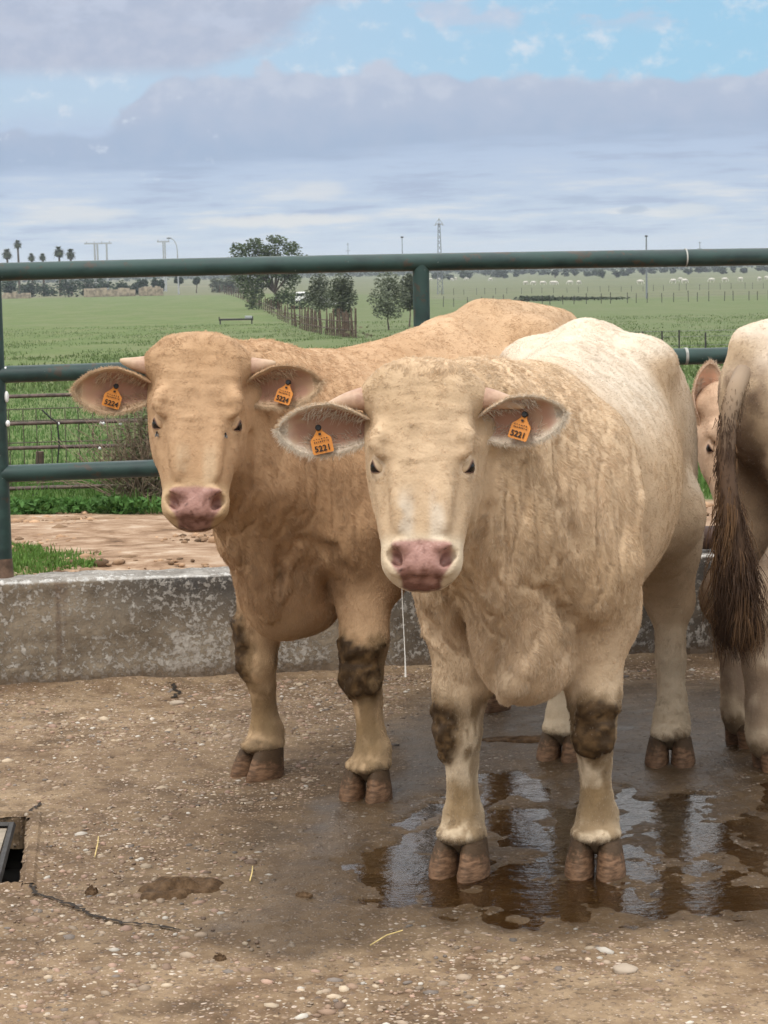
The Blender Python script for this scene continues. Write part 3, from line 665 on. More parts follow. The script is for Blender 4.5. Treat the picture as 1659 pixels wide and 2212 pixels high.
def tree(name, base, blobs, count, size, kind, label, cat='tree', group=None, trunk_r=0.15, seed=0, trunk_h=None):
    """blobs are relative to the base: x, y, z, rx, ry, rz"""
    rng = np.random.default_rng(seed); root = empty(name, base, 0, label, cat, group)
    V, F, tn = leaves(blobs, count, size, rng); mesh_obj('crown', V, F, LEAF[kind], root, smooth=False, cols={'tone': tn})
    mb = MB(); bl = np.asarray(blobs, float); h = trunk_h or bl[:, 2].min()
    mid = np.array([rng.uniform(-.1, .1) * h, 0, h * 0.5]); topp = np.array([bl[:, 0].mean() * 0.4, 0, h])
    mb.tube([(0, 0, -0.1), mid * 0.5, mid, topp], [trunk_r * 1.3, trunk_r, trunk_r * .85, trunk_r * .7], 8)
    for b in bl[:9]:
        e = b[:3] + np.array([0, 0, b[5] * 0.2]); mb.tube([topp - (0, 0, h * 0.1), (topp + e) / 2 + rng.normal(0, 0.12, 3) * h * 0.3, e], [trunk_r * .55, trunk_r * .35, trunk_r * .1], 6)
    mb.build('trunk', BARK, root); return root
def px_blobs(base, Y, items, depth=0.8):
    """clumps measured off the photo: (u, v, half width, half height) in picture pixels at distance Y"""
    k = Y / F_PX; out = []
    rng = np.random.default_rng(int(items[0][0]))
    for (u, v, a, b) in items:
        p = at(u, v, Y) - np.asarray(base); out.append((p[0], p[1] + rng.uniform(-.5, .5) * a * k * 1.5, p[2], a * k, a * k * depth, b * k))
    return out
def build_trees():
    b = on_ground(600, 668); Y = b[1]
    tree('oak_tree', b, px_blobs(b, Y, [(520, 540, 24, 16), (550, 530, 22, 18), (602, 522, 22, 15), (628, 540, 24, 18), (575, 548, 32, 22), (652, 556, 14, 10), (540, 570, 26, 22), (600, 575, 34, 26), (560, 605, 32, 22), (625, 600, 26, 28), (618, 640, 28, 18), (556, 632, 20, 14), (505, 528, 9, 8), (640, 527, 10, 8), (585, 515, 12, 8), (520, 600, 22, 22), (548, 655, 20, 16), (590, 655, 20, 14), (640, 668, 20, 14), (500, 560, 14, 12), (560, 680, 16, 12), (625, 690, 22, 14), (655, 680, 18, 14), (535, 625, 22, 20), (660, 650, 16, 22)]),
         8000, 0.22, 'oak', 'broad dark green oak tree rising above the top rail beside the picket fence', trunk_r=0.3, seed=3, trunk_h=2.6)
    for i, (u, v, items, lab) in enumerate((
        (692, 706, [(690, 615, 18, 24), (678, 640, 18, 20), (702, 645, 18, 22), (690, 660, 16, 14)], 'small grey green olive tree next to the oak'),
        (738, 722, [(738, 615, 20, 24), (726, 645, 20, 22), (750, 645, 18, 26), (740, 675, 18, 16)], 'small thin olive tree in front of the parked white car'),
        (840, 712, [(838, 612, 24, 24), (822, 645, 22, 26), (855, 640, 24, 26), (838, 672, 26, 18)], 'round olive tree just beside the middle fence post'),
        (884, 706, [(884, 620, 16, 28), (882, 650, 14, 20)], 'narrow dark olive tree behind the middle fence post'))):
        b = on_ground(u, v); tree('olive_tree', b, px_blobs(b, b[1], [(u_, v_, a_ * 1.35, c_ * 1.1) for u_, v_, a_, c_ in items]), 2600, 0.10, 'olive', lab, group='olive trees beside the track', trunk_r=0.055, seed=20 + i)
    # hedge of bushes and low trees at the far end of the left field
    spots = [(20, 618, 22, 22), (60, 620, 26, 20), (100, 626, 34, 16), (148, 618, 26, 24), (185, 616, 30, 26), (218, 618, 26, 24), (262, 618, 22, 18), (292, 624, 20, 14), (335, 610, 9, 15), (348, 617, 7, 12), (306, 614, 14, 12), (470, 615, 22, 22), (500, 612, 24, 20), (385, 604, 10, 8), (424, 606, 8, 8)]
    labs = ['bush at the left edge of the hedge line below the first palms', 'bush under the tall slim palm', 'wide low dark bush left of the pair of bushy palms', 'tall dark bush below the pair of bushy palms', 'largest rounded dark bush in the far hedge line', 'dark bush right of the largest one', 'dark bush below the left power pylon', 'low bush at the end of the hedge', 'small dark tree beyond the far end of the left field', 'small dark bush right beside the small dark tree', 'loose bush between the hedge and the small dark tree', 'grey green bush left of the oak at the fence end', 'grey green bush touching the left side of the oak', 'tiny far bush under the street lamp', 'tiny far bush right of the street lamp']
    for i, (u, v, a, c) in enumerate(spots):
        Y = 640.0 + 25 * (i % 3); k = Y / F_PX; p = at(u, v, Y); b = np.array([p[0], Y, tz(0, Y)])
        rng = np.random.default_rng(i); bl = [(rng.uniform(-.5, .5) * a * k, rng.uniform(-1, 1) * a * k * .5, p[2] - b[2] + rng.uniform(-.35, .35) * c * k, a * k * rng.uniform(.5, .7), a * k * .5, c * k * rng.uniform(.55, .8)) for _ in range(5)]
        bl.append((0, 0, max(1.0, p[2] - b[2] - c * k * .5), a * k * .9, a * k * .5, c * k * .7))
        tree('bush', b, bl, 520, 0.50, 'dark' if i not in (11, 12) else 'olive', labs[i], 'bush', 'bushes at the end of the left field', 0.2, i, trunk_h=1.2)
    # palms
    for i, (u, v0, r, lab) in enumerate(((15, 545, 15, 'bushy palm at the left edge of the picture'), (38, 525, 12, 'tallest slim palm rising above its neighbour'), (68, 553, 11, 'short palm, left one of the low pair'), (92, 553, 11, 'short palm, right one of the low pair'), (127, 540, 16, 'bushy palm, left one of the thick pair'), (152, 545, 15, 'bushy palm, right one of the thick pair'))):
        Y = 690.0; k = Y / F_PX; p = at(u, v0, Y); b = np.array([p[0], Y, tz(0, Y)]); h = p[2] - b[2]; rr = r * k
        root = empty('palm_tree', b, 0, lab, 'palm tree', 'palms beyond the left field'); rng = np.random.default_rng(50 + i)
        mb = MB(); mb.tube([(0, 0, -.2), (0.1, 0, h * .5), (0, 0, h)], [0.42, 0.33, 0.3], 8); mb.build('trunk', BARK, root)
        V, F, T = [], [], []
        for q in range(150):
            th = rng.uniform(0, 6.28); e = rng.uniform(-0.9, 1.25); L = rr * rng.uniform(0.75, 1.1); s = np.array([0, 0, h])
            dr = np.array([math.cos(th) * math.cos(e), math.sin(th) * math.cos(e), math.sin(e)]); side = np.cross(dr, [0, 0, 1.0]); side /= np.linalg.norm(side) + 1e-6
            pts = [s + dr * L * t + np.array([0, 0, -0.35 * L * t * t]) for t in (0.1, 0.55, 1.0)]; wd = [0.05, 0.17 * rr * 0.6, 0.02]; bb = len(V)
            for pp, ww in zip(pts, wd): V += [pp - side * ww, pp + side * ww]
            F += [(bb, bb + 1, bb + 3, bb + 2), (bb + 2, bb + 3, bb + 5, bb + 4)]; T += [rng.random()] * 6
        mesh_obj('crown', V, np.array(F), LEAF['palm'], root, smooth=False, cols={'tone': np.array(T)})
        V, F, tn = leaves([(0, 0, h - rr * .45, rr * .45, rr * .45, rr * .6)], 160, rr * .2, rng); mesh_obj('dead_fronds', V, F, LEAF['dry'], root, smooth=False, cols={'tone': tn})
    # far plain: separate bushes in front of a tree line
    rng = np.random.default_rng(77); vs = []
    for i in range(34):
        u = 935 + 740 * (i + rng.uniform(-.4, .4)) / 34; v = 588 - (u - 818) * 0.021 + 9 + rng.uniform(-4, 6); a = rng.uniform(7, 15); c = rng.uniform(6, 11)
        Y = row_to_Y(u, v + c * 0.9); Y = min(Y, 1600); k = Y / F_PX; p = at(u, v, Y); b = np.array([p[0], Y, tz(0, Y)]); zc = max(p[2] - b[2], c * k * 0.7)
        bl = [(rng.uniform(-.5, .5) * a * k, 0, zc + rng.uniform(-.3, .4) * c * k, a * k * .6, a * k * .5, c * k * .7) for _ in range(4)]
        tree('far_bush', b, bl, 130, 1.0 * k / 0.25, 'far', 'dusky green bush standing far out on the plain to the right', 'bush', 'bushes far out on the plain', 0.3, 100 + i)
    bl = []
    for i in range(420):
        Y = rng.uniform(1700, 3200); x = rng.uniform(-0.20, 0.24) * Y; s = rng.uniform(5, 13); bl.append((x, Y, tz(0, Y) + s * .4, s * 2.2, s, s * .62))
    V, F, tn = leaves(bl, 30000, 2.0, rng); tag(mesh_obj('treeline', V, F, LEAF['far'], None, smooth=False, cols={'tone': tn}), 'far band of grey green woodland along the horizon', 'woodland', kind='stuff')
    # dark scrub strip beyond the right field
    p0, p1 = on_ground(1130, 650), on_ground(1345, 648); rng = np.random.default_rng(9)
    bl = [(*(p0[:2] + (p1[:2] - p0[:2]) * t), tz(0, p0[1]) + .35, 1.6, 1.0, rng.uniform(.2, .45) * (1.3 - t)) for t in np.linspace(0, 1, 26)]
    V, F, tn = leaves(bl, 1500, 0.25, rng); tag(mesh_obj('scrub_hedge', V, F, LEAF['far'], None, smooth=False, cols={'tone': tn}), 'low dark scrub hedge along the far edge of the right field', 'hedge')
build_trees()

# ------------------------------------------------------------------ poles, pylons and far fences
GALV = plain('galvanised_steel', (0.17, 0.185, 0.20), 0.5, 0.15, 5); PALE = plain('pale_steel', (0.34, 0.355, 0.37), 0.6, 0.1, 3)
DARKMETAL = plain('dark_post', (0.035, 0.032, 0.03), 0.7, 0.4, 20); WOOD = plain('grey_wood', (0.090, 0.062, 0.045), 0.9, 0.45, 9); WIRE = plain('wire', (0.16, 0.16, 0.15), 0.6, 0.2)
WHITE = plain('white_paint', (0.75, 0.75, 0.74), 0.5, 0.06); GLASS = plain('dark_glass', (0.02, 0.025, 0.03), 0.1, 0.2); TYRE = plain('tyre_rubber', (0.02, 0.02, 0.02), 0.85, 0.2)
def build_far_metal():
    # lattice pylon
    b = on_ground(951, 636); Y = b[1]; k = Y / F_PX; H = 163 * k
    root = empty('pylon', b, 0, 'lattice steel pylon standing above the top rail right of the middle', 'pylon'); mb = MB()
    wb, wt_ = 6 * k, 2.0 * k
    for sx in (-1, 1):
        for sy in (-1, 1): mb.tube([(sx * wb, sy * wb, 0), (sx * wt_, sy * wt_, H * .93)], 0.075, 5)
    for i in range(13):
        t0, t1 = i / 13, (i + 1) / 13
        for s in (-1, 1):
            w0, w1 = wb + (wt_ - wb) * t0, wb + (wt_ - wb) * t1
            mb.tube([(-s * w0, -w0, H * .93 * t0), (s * w1, -w1, H * .93 * t1)], 0.045, 4); mb.tube([(-s * w0, w0, H * .93 * t0), (s * w1, w1, H * .93 * t1)], 0.045, 4)
    mb.build('tower', GALV, root, sharp=0 or 30)
    mb = MB()
    for s in (-1, 1):
        mb.tube([(0, 0, H * .99), (s * 7 * k, 0, H * .93), (0, 0, H * .91)], 0.075, 5); mb.tube([(s * 7 * k, 0, H * .93), (s * 7 * k, 0, H * .90)], 0.09, 5); mb.tube([(s * 11 * k, 0, H * .905), (0, 0, H * .93)], 0.06, 5)
    mb.tube([(0, 0, H * .9), (0, 0, H)], 0.09, 5); mb.build('cross_arm', PALE, root)
    # thin single poles
    for u, vt, vb, r, lab in ((871, 515, 640, .09, 'thin pole with a small lamp head left of the lattice pylon'), (1397, 513, 645, .13, 'tall thin pole with a small lamp head on the right of the plain'), (753, 526, 600, .25, 'distant slim mast between the oak and the middle post'), (1512, 523, 590, .25, 'very distant slim mast at the right of the horizon')):
        b = on_ground(u, vb); Y = b[1]; k = Y / F_PX; H = (vb - vt) * k; root = empty('mast' if vb < 610 else 'lamp_pole', b, 0, lab, 'mast' if vb < 610 else 'lamp pole')
        mb = MB(); mb.tube([(0, 0, 0), (0, 0, H)], [r * 1.2, r * .8], 8); mb.build('pole', GALV, root)
        mb = MB()
        if vb < 610:
            for q, ww in ((.97, 3), (.78, 5), (.6, 5)):
                mb = MB(); mb.tube([(-ww * k, 0, H * q), (ww * k, 0, H * q)], r * .6, 5); mb.build('cross_arm', GALV, root)
        else: mb.box((0, 0, H + .1), (6 * k, 4 * k, 3.2 * k), 0, .05); mb.build('lamp_head', DARKMETAL, root)
    # street lamp with curved arm
    b = on_ground(386, 636); Y = b[1]; k = Y / F_PX; root = empty('street_lamp', b, 0, 'street lamp with a curved arm at the end of the left field', 'street lamp')
    mb = MB(); H = 120 * k; mb.tube([(0, 0, 0), (0, 0, H * .78), (-1.5 * k, 0, H * .88), (-6 * k, 0, H * .96), (-12 * k, 0, H)], [.22, .17, .15, .14, .12], 8); mb.build('pole', PALE, root)
    mb = MB(); mb.ball((-17 * k, 0, H + .05), (5.5 * k, 2.2 * k, 1.8 * k), 10, 6); mb.build('lamp_head', GALV, root)
    # portal pylons
    for legs, bar, vt, vb, lab in (((204, 210, 230), (182, 241), 526, 610, 'wide pale portal pylon with two legs behind the palms'), ((352, 356), (339, 366), 522, 610, 'narrow pale pylon with one short cross beam left of the street lamp')):
        Y = 800.0; k = Y / F_PX; p = at(sum(legs) / len(legs), vb, Y); z0 = tz(0, Y); b = np.array([p[0], Y, z0]); root = empty('portal_pylon', b, 0, lab, 'pylon')
        X = lambda u: at(u, vt, Y)[0] - b[0]; zt = at(legs[0], vt, Y)[2] - z0
        for u in legs:
            mb = MB(); mb.tube([(X(u), 0, 0), (X(u), 0, zt)], 0.36 if len(legs) > 2 else .28, 6); mb.build('leg', PALE, root)
        mb = MB(); mb.box(((X(bar[0]) + X(bar[1])) / 2, 0, zt), (X(bar[1]) - X(bar[0]), .5, .5)); 
        for t in np.linspace(.08, .92, 4 if len(legs) > 2 else 2): mb.tube([(X(bar[0]) + t * (X(bar[1]) - X(bar[0])), 0, zt), (X(bar[0]) + t * (X(bar[1]) - X(bar[0])), 0, zt + 4.5 * k)], .16, 5)
        mb.build('cross_beam', PALE, root)
    # weathered picket fence running away beside the track
    pts = [(768, 730), (735, 727), (700, 722), (655, 712), (600, 688), (560, 665), (525, 649), (498, 638), (470, 631), (456, 629)]
    W = np.array([on_ground(*p) for p in pts]); L = np.concatenate([[0], np.cumsum(np.linalg.norm(np.diff(W[:, :2], axis=0), axis=1))])
    def along(s): return np.array([np.interp(s, L, W[:, 0]), np.interp(s, L, W[:, 1])])
    root = empty('picket_fence', W[0], 0, 'weathered grey picket fence running away along the left field', 'fence'); rng = np.random.default_rng(4)
    U = [(u, np.interp(-u, [-p[0] for p in pts], [p[1] for p in pts])) for u in np.concatenate([np.arange(768, 640, -4.6), np.arange(640, 560, -4.4), np.arange(560, 455, -5.0)])]
    prev = None
    for i, (u, v) in enumerate(U):
        p = on_ground(u, v); h = rng.uniform(1.25, 1.75) * (1 + max(0, p[1] - 180) / 900); mb = MB(); q = p - W[0]
        if rng.random() < .10: continue
        r = rng.uniform(.8, 1.25) * max(.06, 1.0 * p[1] / F_PX); lean = rng.normal(0, .06, 2)
        mb.tube([(q[0], q[1], q[2] - .1), (q[0] + lean[0] * .5, q[1], q[2] + h * .5), (q[0] + lean[0], q[1] + lean[1], q[2] + h)], [r, r * 1.1, r * .8], 6); mb.build('post', WOOD, root, sharp=30)
    mb = MB()
    for zz in (0.45, 0.95):
        mb.tube([W[i] - W[0] + (0, 0, zz) for i in range(len(W))], 0.035, 5)
    mb.build('rail', WOOD, root)
    V, F, tn = leaves([(*(along(s) - W[0, :2] + (.5, 0)), tz(0, along(s)[1]) - W[0, 2] + .35, 1.0, 2.2, .45) for s in np.linspace(2, 380, 55)], 900, .14, rng)
    o = mesh_obj('fence_weeds', V + W[0], F, LEAF['dry'], None, smooth=False, cols={'tone': tn}); tag(o, 'dry weeds growing along the weathered picket fence', 'weeds', kind='stuff')
    # wire fences across the plain
    def wire_fence(p0, p1, n, h, lab, r=.06, wires=(0.35, .7, .95)):
        a, b = on_ground(*p0), on_ground(*p1); root = empty('wire_fence', a, 0, lab, 'fence'); rng = np.random.default_rng(n)
        for i in range(n):
            t = (i + rng.uniform(-.25, .25)) / (n - 1); q = (b - a) * t; mb = MB(); hh = h * rng.uniform(.85, 1.15); z = tz(0, a[1] + q[1]) - a[2]
            mb.tube([(q[0], q[1], z - .1), (q[0] + rng.normal(0, .03), q[1], z + hh)], r, 6); mb.build('post', DARKMETAL, root)
        mb = MB()
        for wz in wires: mb.tube([(b - a) * t + (0, 0, wz * h) for t in np.linspace(0, 1, 12)], r * .18, 4)
        mb.build('wire', WIRE, root)
    wire_fence((930, 664), (1690, 648), 30, 1.35, 'post and wire fence crossing behind the far edge of the right field', .05)
    wire_fence((900, 640), (1700, 622), 34, 1.3, 'fainter post and wire fence farther out on the plain', .045)
    a, b = at(1424, 748, 62.0), at(1760, 741, 62.0); root = empty('stake_fence', (a[0], 62, tz(0, 62)), 0, 'row of short dark stakes with wire just above the right middle rail', 'fence')
    for u, v in ((1280, 720), (1352, 718), (1388, 716), (1430, 715), (1467, 713), (1524, 718), (1588, 726), (1640, 720), (1700, 715)):
        p = at(u, v, 62.0); mb = MB(); mb.tube([(p[0] - a[0], 0, -.1), (p[0] - a[0], 0, p[2] - tz(0, 62))], .026, 6); mb.build('stake', DARKMETAL, root)
    mb = MB()
    for zz in (.25, .5, .66): mb.tube([(at(1250, 715, 62)[0] - a[0], 0, zz), (at(1720, 715, 62)[0] - a[0], 0, zz)], .006, 4)
    mb.build('wire', WIRE, root)
    # stock trough out in the left field
    b = on_ground(510, 700); k = b[1] / F_PX; root = empty('field_trough', b, 0, 'long low dark trough with a pale box end in the green field', 'trough')
    mb = MB(); mb.box((0, 0, .42), (72 * k, .5, .16), 0, .02); mb.build('trough_body', DARKMETAL, root)
    for s in (-1, 1):
        mb = MB(); mb.box((s * 34 * k, 0, .22), (.09, .5, .44)); mb.tube([(s * 36 * k, 0, .3), (s * 36 * k, 0, .68)], .05, 6); mb.build('leg', DARKMETAL, root)
    mb = MB(); mb.box((27 * k, 0, .60), (15 * k, .52, .22), 0, .02); mb.build('float_box', PALE, root)
    # pale low stone walls at the end of the left field
    st = plain('pale_stone', (0.25, 0.205, 0.15), 0.9, 0.4, 1.2, bump=0.5)
    for u0, u1, v, h, lab in ((-20, 66, 644, 12, 'pale ruined stone wall at the left edge of the far hedge'), (182, 292, 636, 13, 'longer pale stone wall below the dark bushes'), (300, 352, 630, 11, 'short pale stone wall end right of the hedge')):
        Y = 620.0; a, b = at(u0, v, Y), at(u1, v, Y); rng = np.random.default_rng(int(u1)); mb = MB(); z0 = tz(0, Y)
        n = 9
        for i in range(n):
            w_ = (b[0] - a[0]) / n; top = max(a[2] + h * Y / F_PX * rng.uniform(.55, 1.1), z0 + 1); mb.box((a[0] + (i + .5) * w_, Y + i * .05, (z0 + top) / 2 - .2), (w_ * 1.06, 1.0 + .02 * i, top - z0 + .4), 0, .12)
        tag(mb.build('stone_wall', st), lab, 'wall')
    # small white buildings on the horizon
    for u, v, wpx, hpx, lab in ((1197, 585, 12, 6, 'tiny white farm building far across the plain left of the lamp pole'), (1428, 580, 9, 7, 'tiny white gabled shed far across the plain right of the lamp pole')):
        Y = 1900.0; k = Y / F_PX; p = at(u, v, Y); z0 = tz(0, Y); root = empty('farm_building', (p[0], Y, z0), 0, lab, 'building'); hh = max(p[2] - z0 + hpx * k * .5, 4)
        mb = MB(); mb.box((0, 0, hh * .4), (wpx * k, 8, hh * .8)); mb.build('wall', WHITE, root)
        mb = MB(); x = wpx * k / 2 * 1.04; mb.add([(-x, -4.3, hh * .8), (x, -4.3, hh * .8), (x, 4.3, hh * .8), (-x, 4.3, hh * .8), (-x, 0, hh), (x, 0, hh)], [(0, 1, 5, 4), (2, 3, 4, 5), (0, 4, 3), (1, 2, 5), (3, 2, 1, 0)]); mb.build('roof', plain('pale_roof', (.5, .45, .42), .8, .1), root, smooth=False)
        mb = MB(); mb.box((0, -4.01, hh * .3), (wpx * k * .18, .1, hh * .5)); mb.build('door', DARKMETAL, root)
build_far_metal()

def build_vehicles():
    def vehicle(name, b, rz, L, Wd, H, hood, label, cat):
        root = empty(name, b, rz, label, cat); bm = bmesh.new(); h0 = .35
        prof = [(-L / 2, h0), (-L / 2, H * .62), (-L / 2 + .12, H * .97), (-L / 2 + .4, H), (L / 2 - hood - .5, H), (L / 2 - hood, H * .6), (L / 2 - .12, H * .5), (L / 2, H * .4), (L / 2, h0)]
        v = [(x, s * (Wd / 2 - (.12 if z > H * .7 else 0)), z) for s in (-1, 1) for x, z in prof]; n = len(prof)
        f = [tuple(range(n))[::-1], tuple(range(n, 2 * n))] + [(i, (i + 1) % n, n + (i + 1) % n, n + i) for i in range(n)]
        bmo = mesh_obj('body', v, f, WHITE, root, smooth=False)
        for s in (-1, 1):
            mb = MB(); y = s * (Wd / 2 - .105)
            mb.box((-.15, y, H * .79), (L * .5, .05, H * .24), 0, .01); mb.build('side_window', GLASS, root)
            for x in (-L * .3, L * .3):
                mb = MB(); mb.tube([(x, s * (Wd / 2 - .2), .33), (x, s * (Wd / 2 + .02), .33)], .33, 14); wl = mb.build('wheel', TYRE, root)
        mb = MB(); mb.box((-L / 2 + .03, 0, H * .78), (.1, Wd * .74, H * .22), 0, .01); mb.build('rear_window', GLASS, root)
        mb = MB(); mb.box((-L / 2 - .01, 0, .45), (.06, Wd * .9, .16)); mb.build('bumper', DARKMETAL, root)
    b = on_ground(654, 655); vehicle('white_van', b, R(82), 4.6, 1.75, 1.95, .9, 'white van parked on the track right behind the oak tree', 'van')
    b = on_ground(722, 662); vehicle('white_car', b, R(8), 4.2, 1.7, 1.45, 1.0, 'white car parked sideways behind the thin olive tree', 'car')
build_vehicles()

def build_far_cattle():
    hide = plain('far_white_hide', (0.56, 0.53, 0.47), 0.8, 0.08); mb = MB()
    mb.ball((0, 0, .98), (.82, .34, .40), 12, 8); mb.ball((.55, 0, 1.0), (.34, .28, .36), 10, 7); mb.tube([(.75, 0, 1.05), (1.05, 0, .8), (1.2, 0, .45)], [.22, .15, .09], 8); mb.ball((1.26, 0, .35), (.15, .12, .2), 8, 6)
    for x in (-.6, .55):
        for y in (-.18, .18): mb.tube([(x, y, .8), (x, y, .4), (x, y, 0)], [.13, .07, .07], 7)
    mb.tube([(-.8, 0, 1.2), (-.92, 0, .7), (-.9, 0, .4)], [.05, .03, .05], 6)
    first = None; rng = np.random.default_rng(8)
    spots = [(948, 606), (976, 607), (985, 605), (1008, 606), (1060, 607), (1135, 616), (1153, 616), (1172, 616), (1192, 616), (1198, 616), (1232, 615), (1250, 615), (1382, 614), (1455, 612), (1470, 608), (1478, 612), (1538, 610), (1565, 609), (1600, 608), (1640, 607), (1655, 605), (930, 607)]
    for i, (u, v) in enumerate(spots):
        if first is None: first = o = mb.build('grazing_cow', hide)
        else: o = first.copy(); COL.objects.link(o)
        b = on_ground(u, v); o.location = tuple(b); o.rotation_euler = (0, 0, rng.choice([0, math.pi]) + rng.normal(0, .5)); o.scale = (1, 1, 1)
        tag(o, 'tiny white cow grazing far out on the plain behind the fences', 'cow', 'white cows on the far plain')
build_far_cattle()

# ------------------------------------------------------------------ gate, netting and growth just behind the pen
def build_gate():
    m = plain('brown_gate_paint', (0.085, 0.055, 0.045), 0.6, 0.45, 25); tie = plain('white_tie', (.7, .7, .68), .6, .1); Y = 14.4
    a = at(17, 1080, Y); root = empty('tube_gate', (a[0], Y, 0.06), 0, 'old brown tubular farm gate behind the green rails', 'gate')
    z = lambda v: at(60, v, Y)[2] - 0.06
    for v in (856, 915, 968, 1055):
        mb = MB(); mb.tube([(x, 0, z(v) + .004 * math.sin(3 * x)) for x in np.linspace(0, 3.2, 12)], 0.0125, 8); mb.build('rail', m, root)
    for x in (0.0, 3.2):
        mb = MB(); mb.tube([(x, 0, -.02), (x, 0, z(830))], .0165, 8); mb.build('upright', m, root)
    for u, v in ((127, 915), (218, 914), (224, 914), (216, 968), (260, 915)):
        p = at(u, v, Y); mb = MB(); mb.ball((p[0] - a[0], -.004, p[2] - .06), (.011, .014, .013), 8, 6); mb.build('tie', tie, root)
    blk = plain('black_cord', (.02, .02, .02), .7, .2)
    for pts, lab in ((((90, 885), (112, 905), (124, 913), (128, 960), (124, 1000)), 'black cord hanging loose from the second rail of the brown gate'), (((80, 1065), (60, 1078), (50, 1100), (42, 1115)), 'dark bent hose hanging below the brown gate')):
        mb = MB(); mb.tube([at(*p, Y - .03) for p in pts], .0055, 6); tag(mb.build('cord', blk), lab, 'cord')
    # netting fence
    Y = 15.0; a = at(10, 1080, Y); root = empty('netting_fence', (a[0], Y, tz(0, Y)), 0, 'rusty square wire netting fence right behind the brown gate', 'fence'); mb = MB(); z0 = tz(0, Y)
    for i, x in enumerate(np.arange(0.05, 4.4, 0.096)): mb.tube([(x, 0, 0), (x + .004 * math.sin(i * 2.1), 0, .56)], .0032, 4)
    for zz in (.03, .17, .33, .48, .56): mb.tube([(x, .0 , zz + .008 * math.sin(x * 2 + zz)) for x in np.linspace(0, 4.4, 14)], .0036, 4)
    mb.build('netting', plain('rusty_wire', (0.075, 0.06, 0.045), .7, .3), root)
    for x, hp in ((.24, .27), (1.25, .55), (2.6, .6), (4.2, .6)):
        mb = MB(); mb.tube([(x, .03, -.05), (x + .01, .03, hp)], [.032, .028], 8); mb.build('post', WOOD, root)
build_gate()
def build_growth():
    rng = np.random.default_rng(31)
    # dry twiggy bush behind the head of the tan bull
    b = np.array([at(318, 1100, 13.9)[0], 13.9, 0.06]); root = empty('dry_bush', b, 0, 'dry brown twiggy bush at the end of the gate behind the tan bull', 'bush'); mb = MB()
    for i in range(190):
        th = rng.uniform(0, 6.28); e = rng.uniform(.25, 1.5); L = rng.uniform(.3, .72); d = np.array([math.cos(th) * math.cos(e), math.sin(th) * math.cos(e) * .6, math.sin(e)])
        p1 = d * L * .5 + rng.normal(0, .03, 3); p2 = d * L + rng.normal(0, .06, 3); s = rng.normal(0, .06, 3) * (1, .5, 0)
        mb.tube([s, s + p1, s + p2], [.004, .0028, .0012], 4, False)
        for _ in range(2):
            q = s + p1 + (p2 - p1) * rng.random(); mb.tube([q, q + d * .12 + rng.normal(0, .07, 3)], [.0022, .001], 4, False)
    mb.build('twigs', plain('dry_twig', (0.21, 0.155, 0.11), .9, .4, 20), root)
    V, F, tn = leaves([(0, 0, .36, .26, .16, .32), (-.1, 0, .2, .25, .16, .2), (.05, 0, .55, .15, .1, .15)], 2600, .014, rng); mesh_obj('leaves', V, F, LEAF['dry'], root, smooth=False, cols={'tone': tn})
    # grass verge
    def blades(name, n, reg, h, label, w_=0.0035, col=(0.085, 0.160, 0.036)):
        P = reg(n); k = len(P); hh = h * np.exp(rng.normal(0, .35, k)); th = rng.uniform(0, 6.28, k); ln = rng.uniform(.1, .8, k)
        clump = fbm(np.stack([P[:, 0] * 4, P[:, 1] * 2, P[:, 0] * 0], -1), 3); hh *= .45 + 1.2 * clump
        d = np.stack([np.cos(th), np.sin(th), th * 0], -1); sd = np.stack([-np.sin(th), np.cos(th), th * 0], -1); B = np.concatenate([P, tz(P[:, 0], P[:, 1])[:, None] - .01], 1)
        w2 = w_ * rng.uniform(.6, 1.4, k)[:, None]; up = np.array([0, 0, 1.0])
        m1 = B + up * (hh * .55)[:, None] + d * (hh * ln * .22)[:, None]; t1 = B + up * (hh * (1 - .25 * ln))[:, None] + d * (hh * ln * .75)[:, None]
        V = np.stack([B - sd * w2, B + sd * w2, m1 + sd * w2 * .8, m1 - sd * w2 * .8, t1 + sd * w2 * .1, t1 - sd * w2 * .1], 1).reshape(-1, 3)
        i = np.arange(k)[:, None] * 6; F = np.concatenate([i + [[0, 1, 2, 3]], i + [[3, 2, 4, 5]]], 0)
        tn = np.repeat(np.clip(clump * 1.0 + rng.normal(0, .18, k), 0, 1), 6)
        tag(mesh_obj(name, V, F, leaf_material(name + '_leaf', col, .45), None, smooth=False, cols={'tone': tn}), label, 'grass', kind='stuff')
    def strip(n):
        x = rng.uniform(-3.2, 2.4, n); y = rng.uniform(13.35, 15.6, n); e = 13.42 + .22 * (fbm(np.stack([x * 2.2, x * 0, x * 0 + 4], -1), 3) - .3); return np.stack([x, y], -1)[y > e]
    blades('verge_grass', 26000, strip, .065, 'fresh green grass growing along the foot of the brown gate')
    def field(n):
        y = 15.4 + 24 * rng.random(n) ** 1.5; x = rng.uniform(-.20, .22, n) * y; return np.stack([x, y], -1)
    blades('field_grass', 60000, field, .045, 'short grazed grass of the near pasture', .006, (0.095, 0.165, 0.05))
    def far_field(n):
        y = 36 + 160 * rng.random(n) ** 1.3; x = rng.uniform(-.20, .22, n) * y; P = np.stack([x, y], -1); return P[fbm(np.stack([x / 3.0, y / 7.0, x * 0], -1), 3) > .36 + .22 * rng.random(n)]
    blades('pasture_tufts', 60000, far_field, .085, 'uneven tufts of grass across the pasture', .022, (0.105, 0.150, 0.052))
    T = [np.array(p) for p in ((-3.2, 12.35), (-2.35, 12.15), (-2.05, 12.0), (-1.82, 11.6), (-1.52, 11.25), (-1.45, 11.0), (-2.0, 10.2), (-3.2, 10.2))]
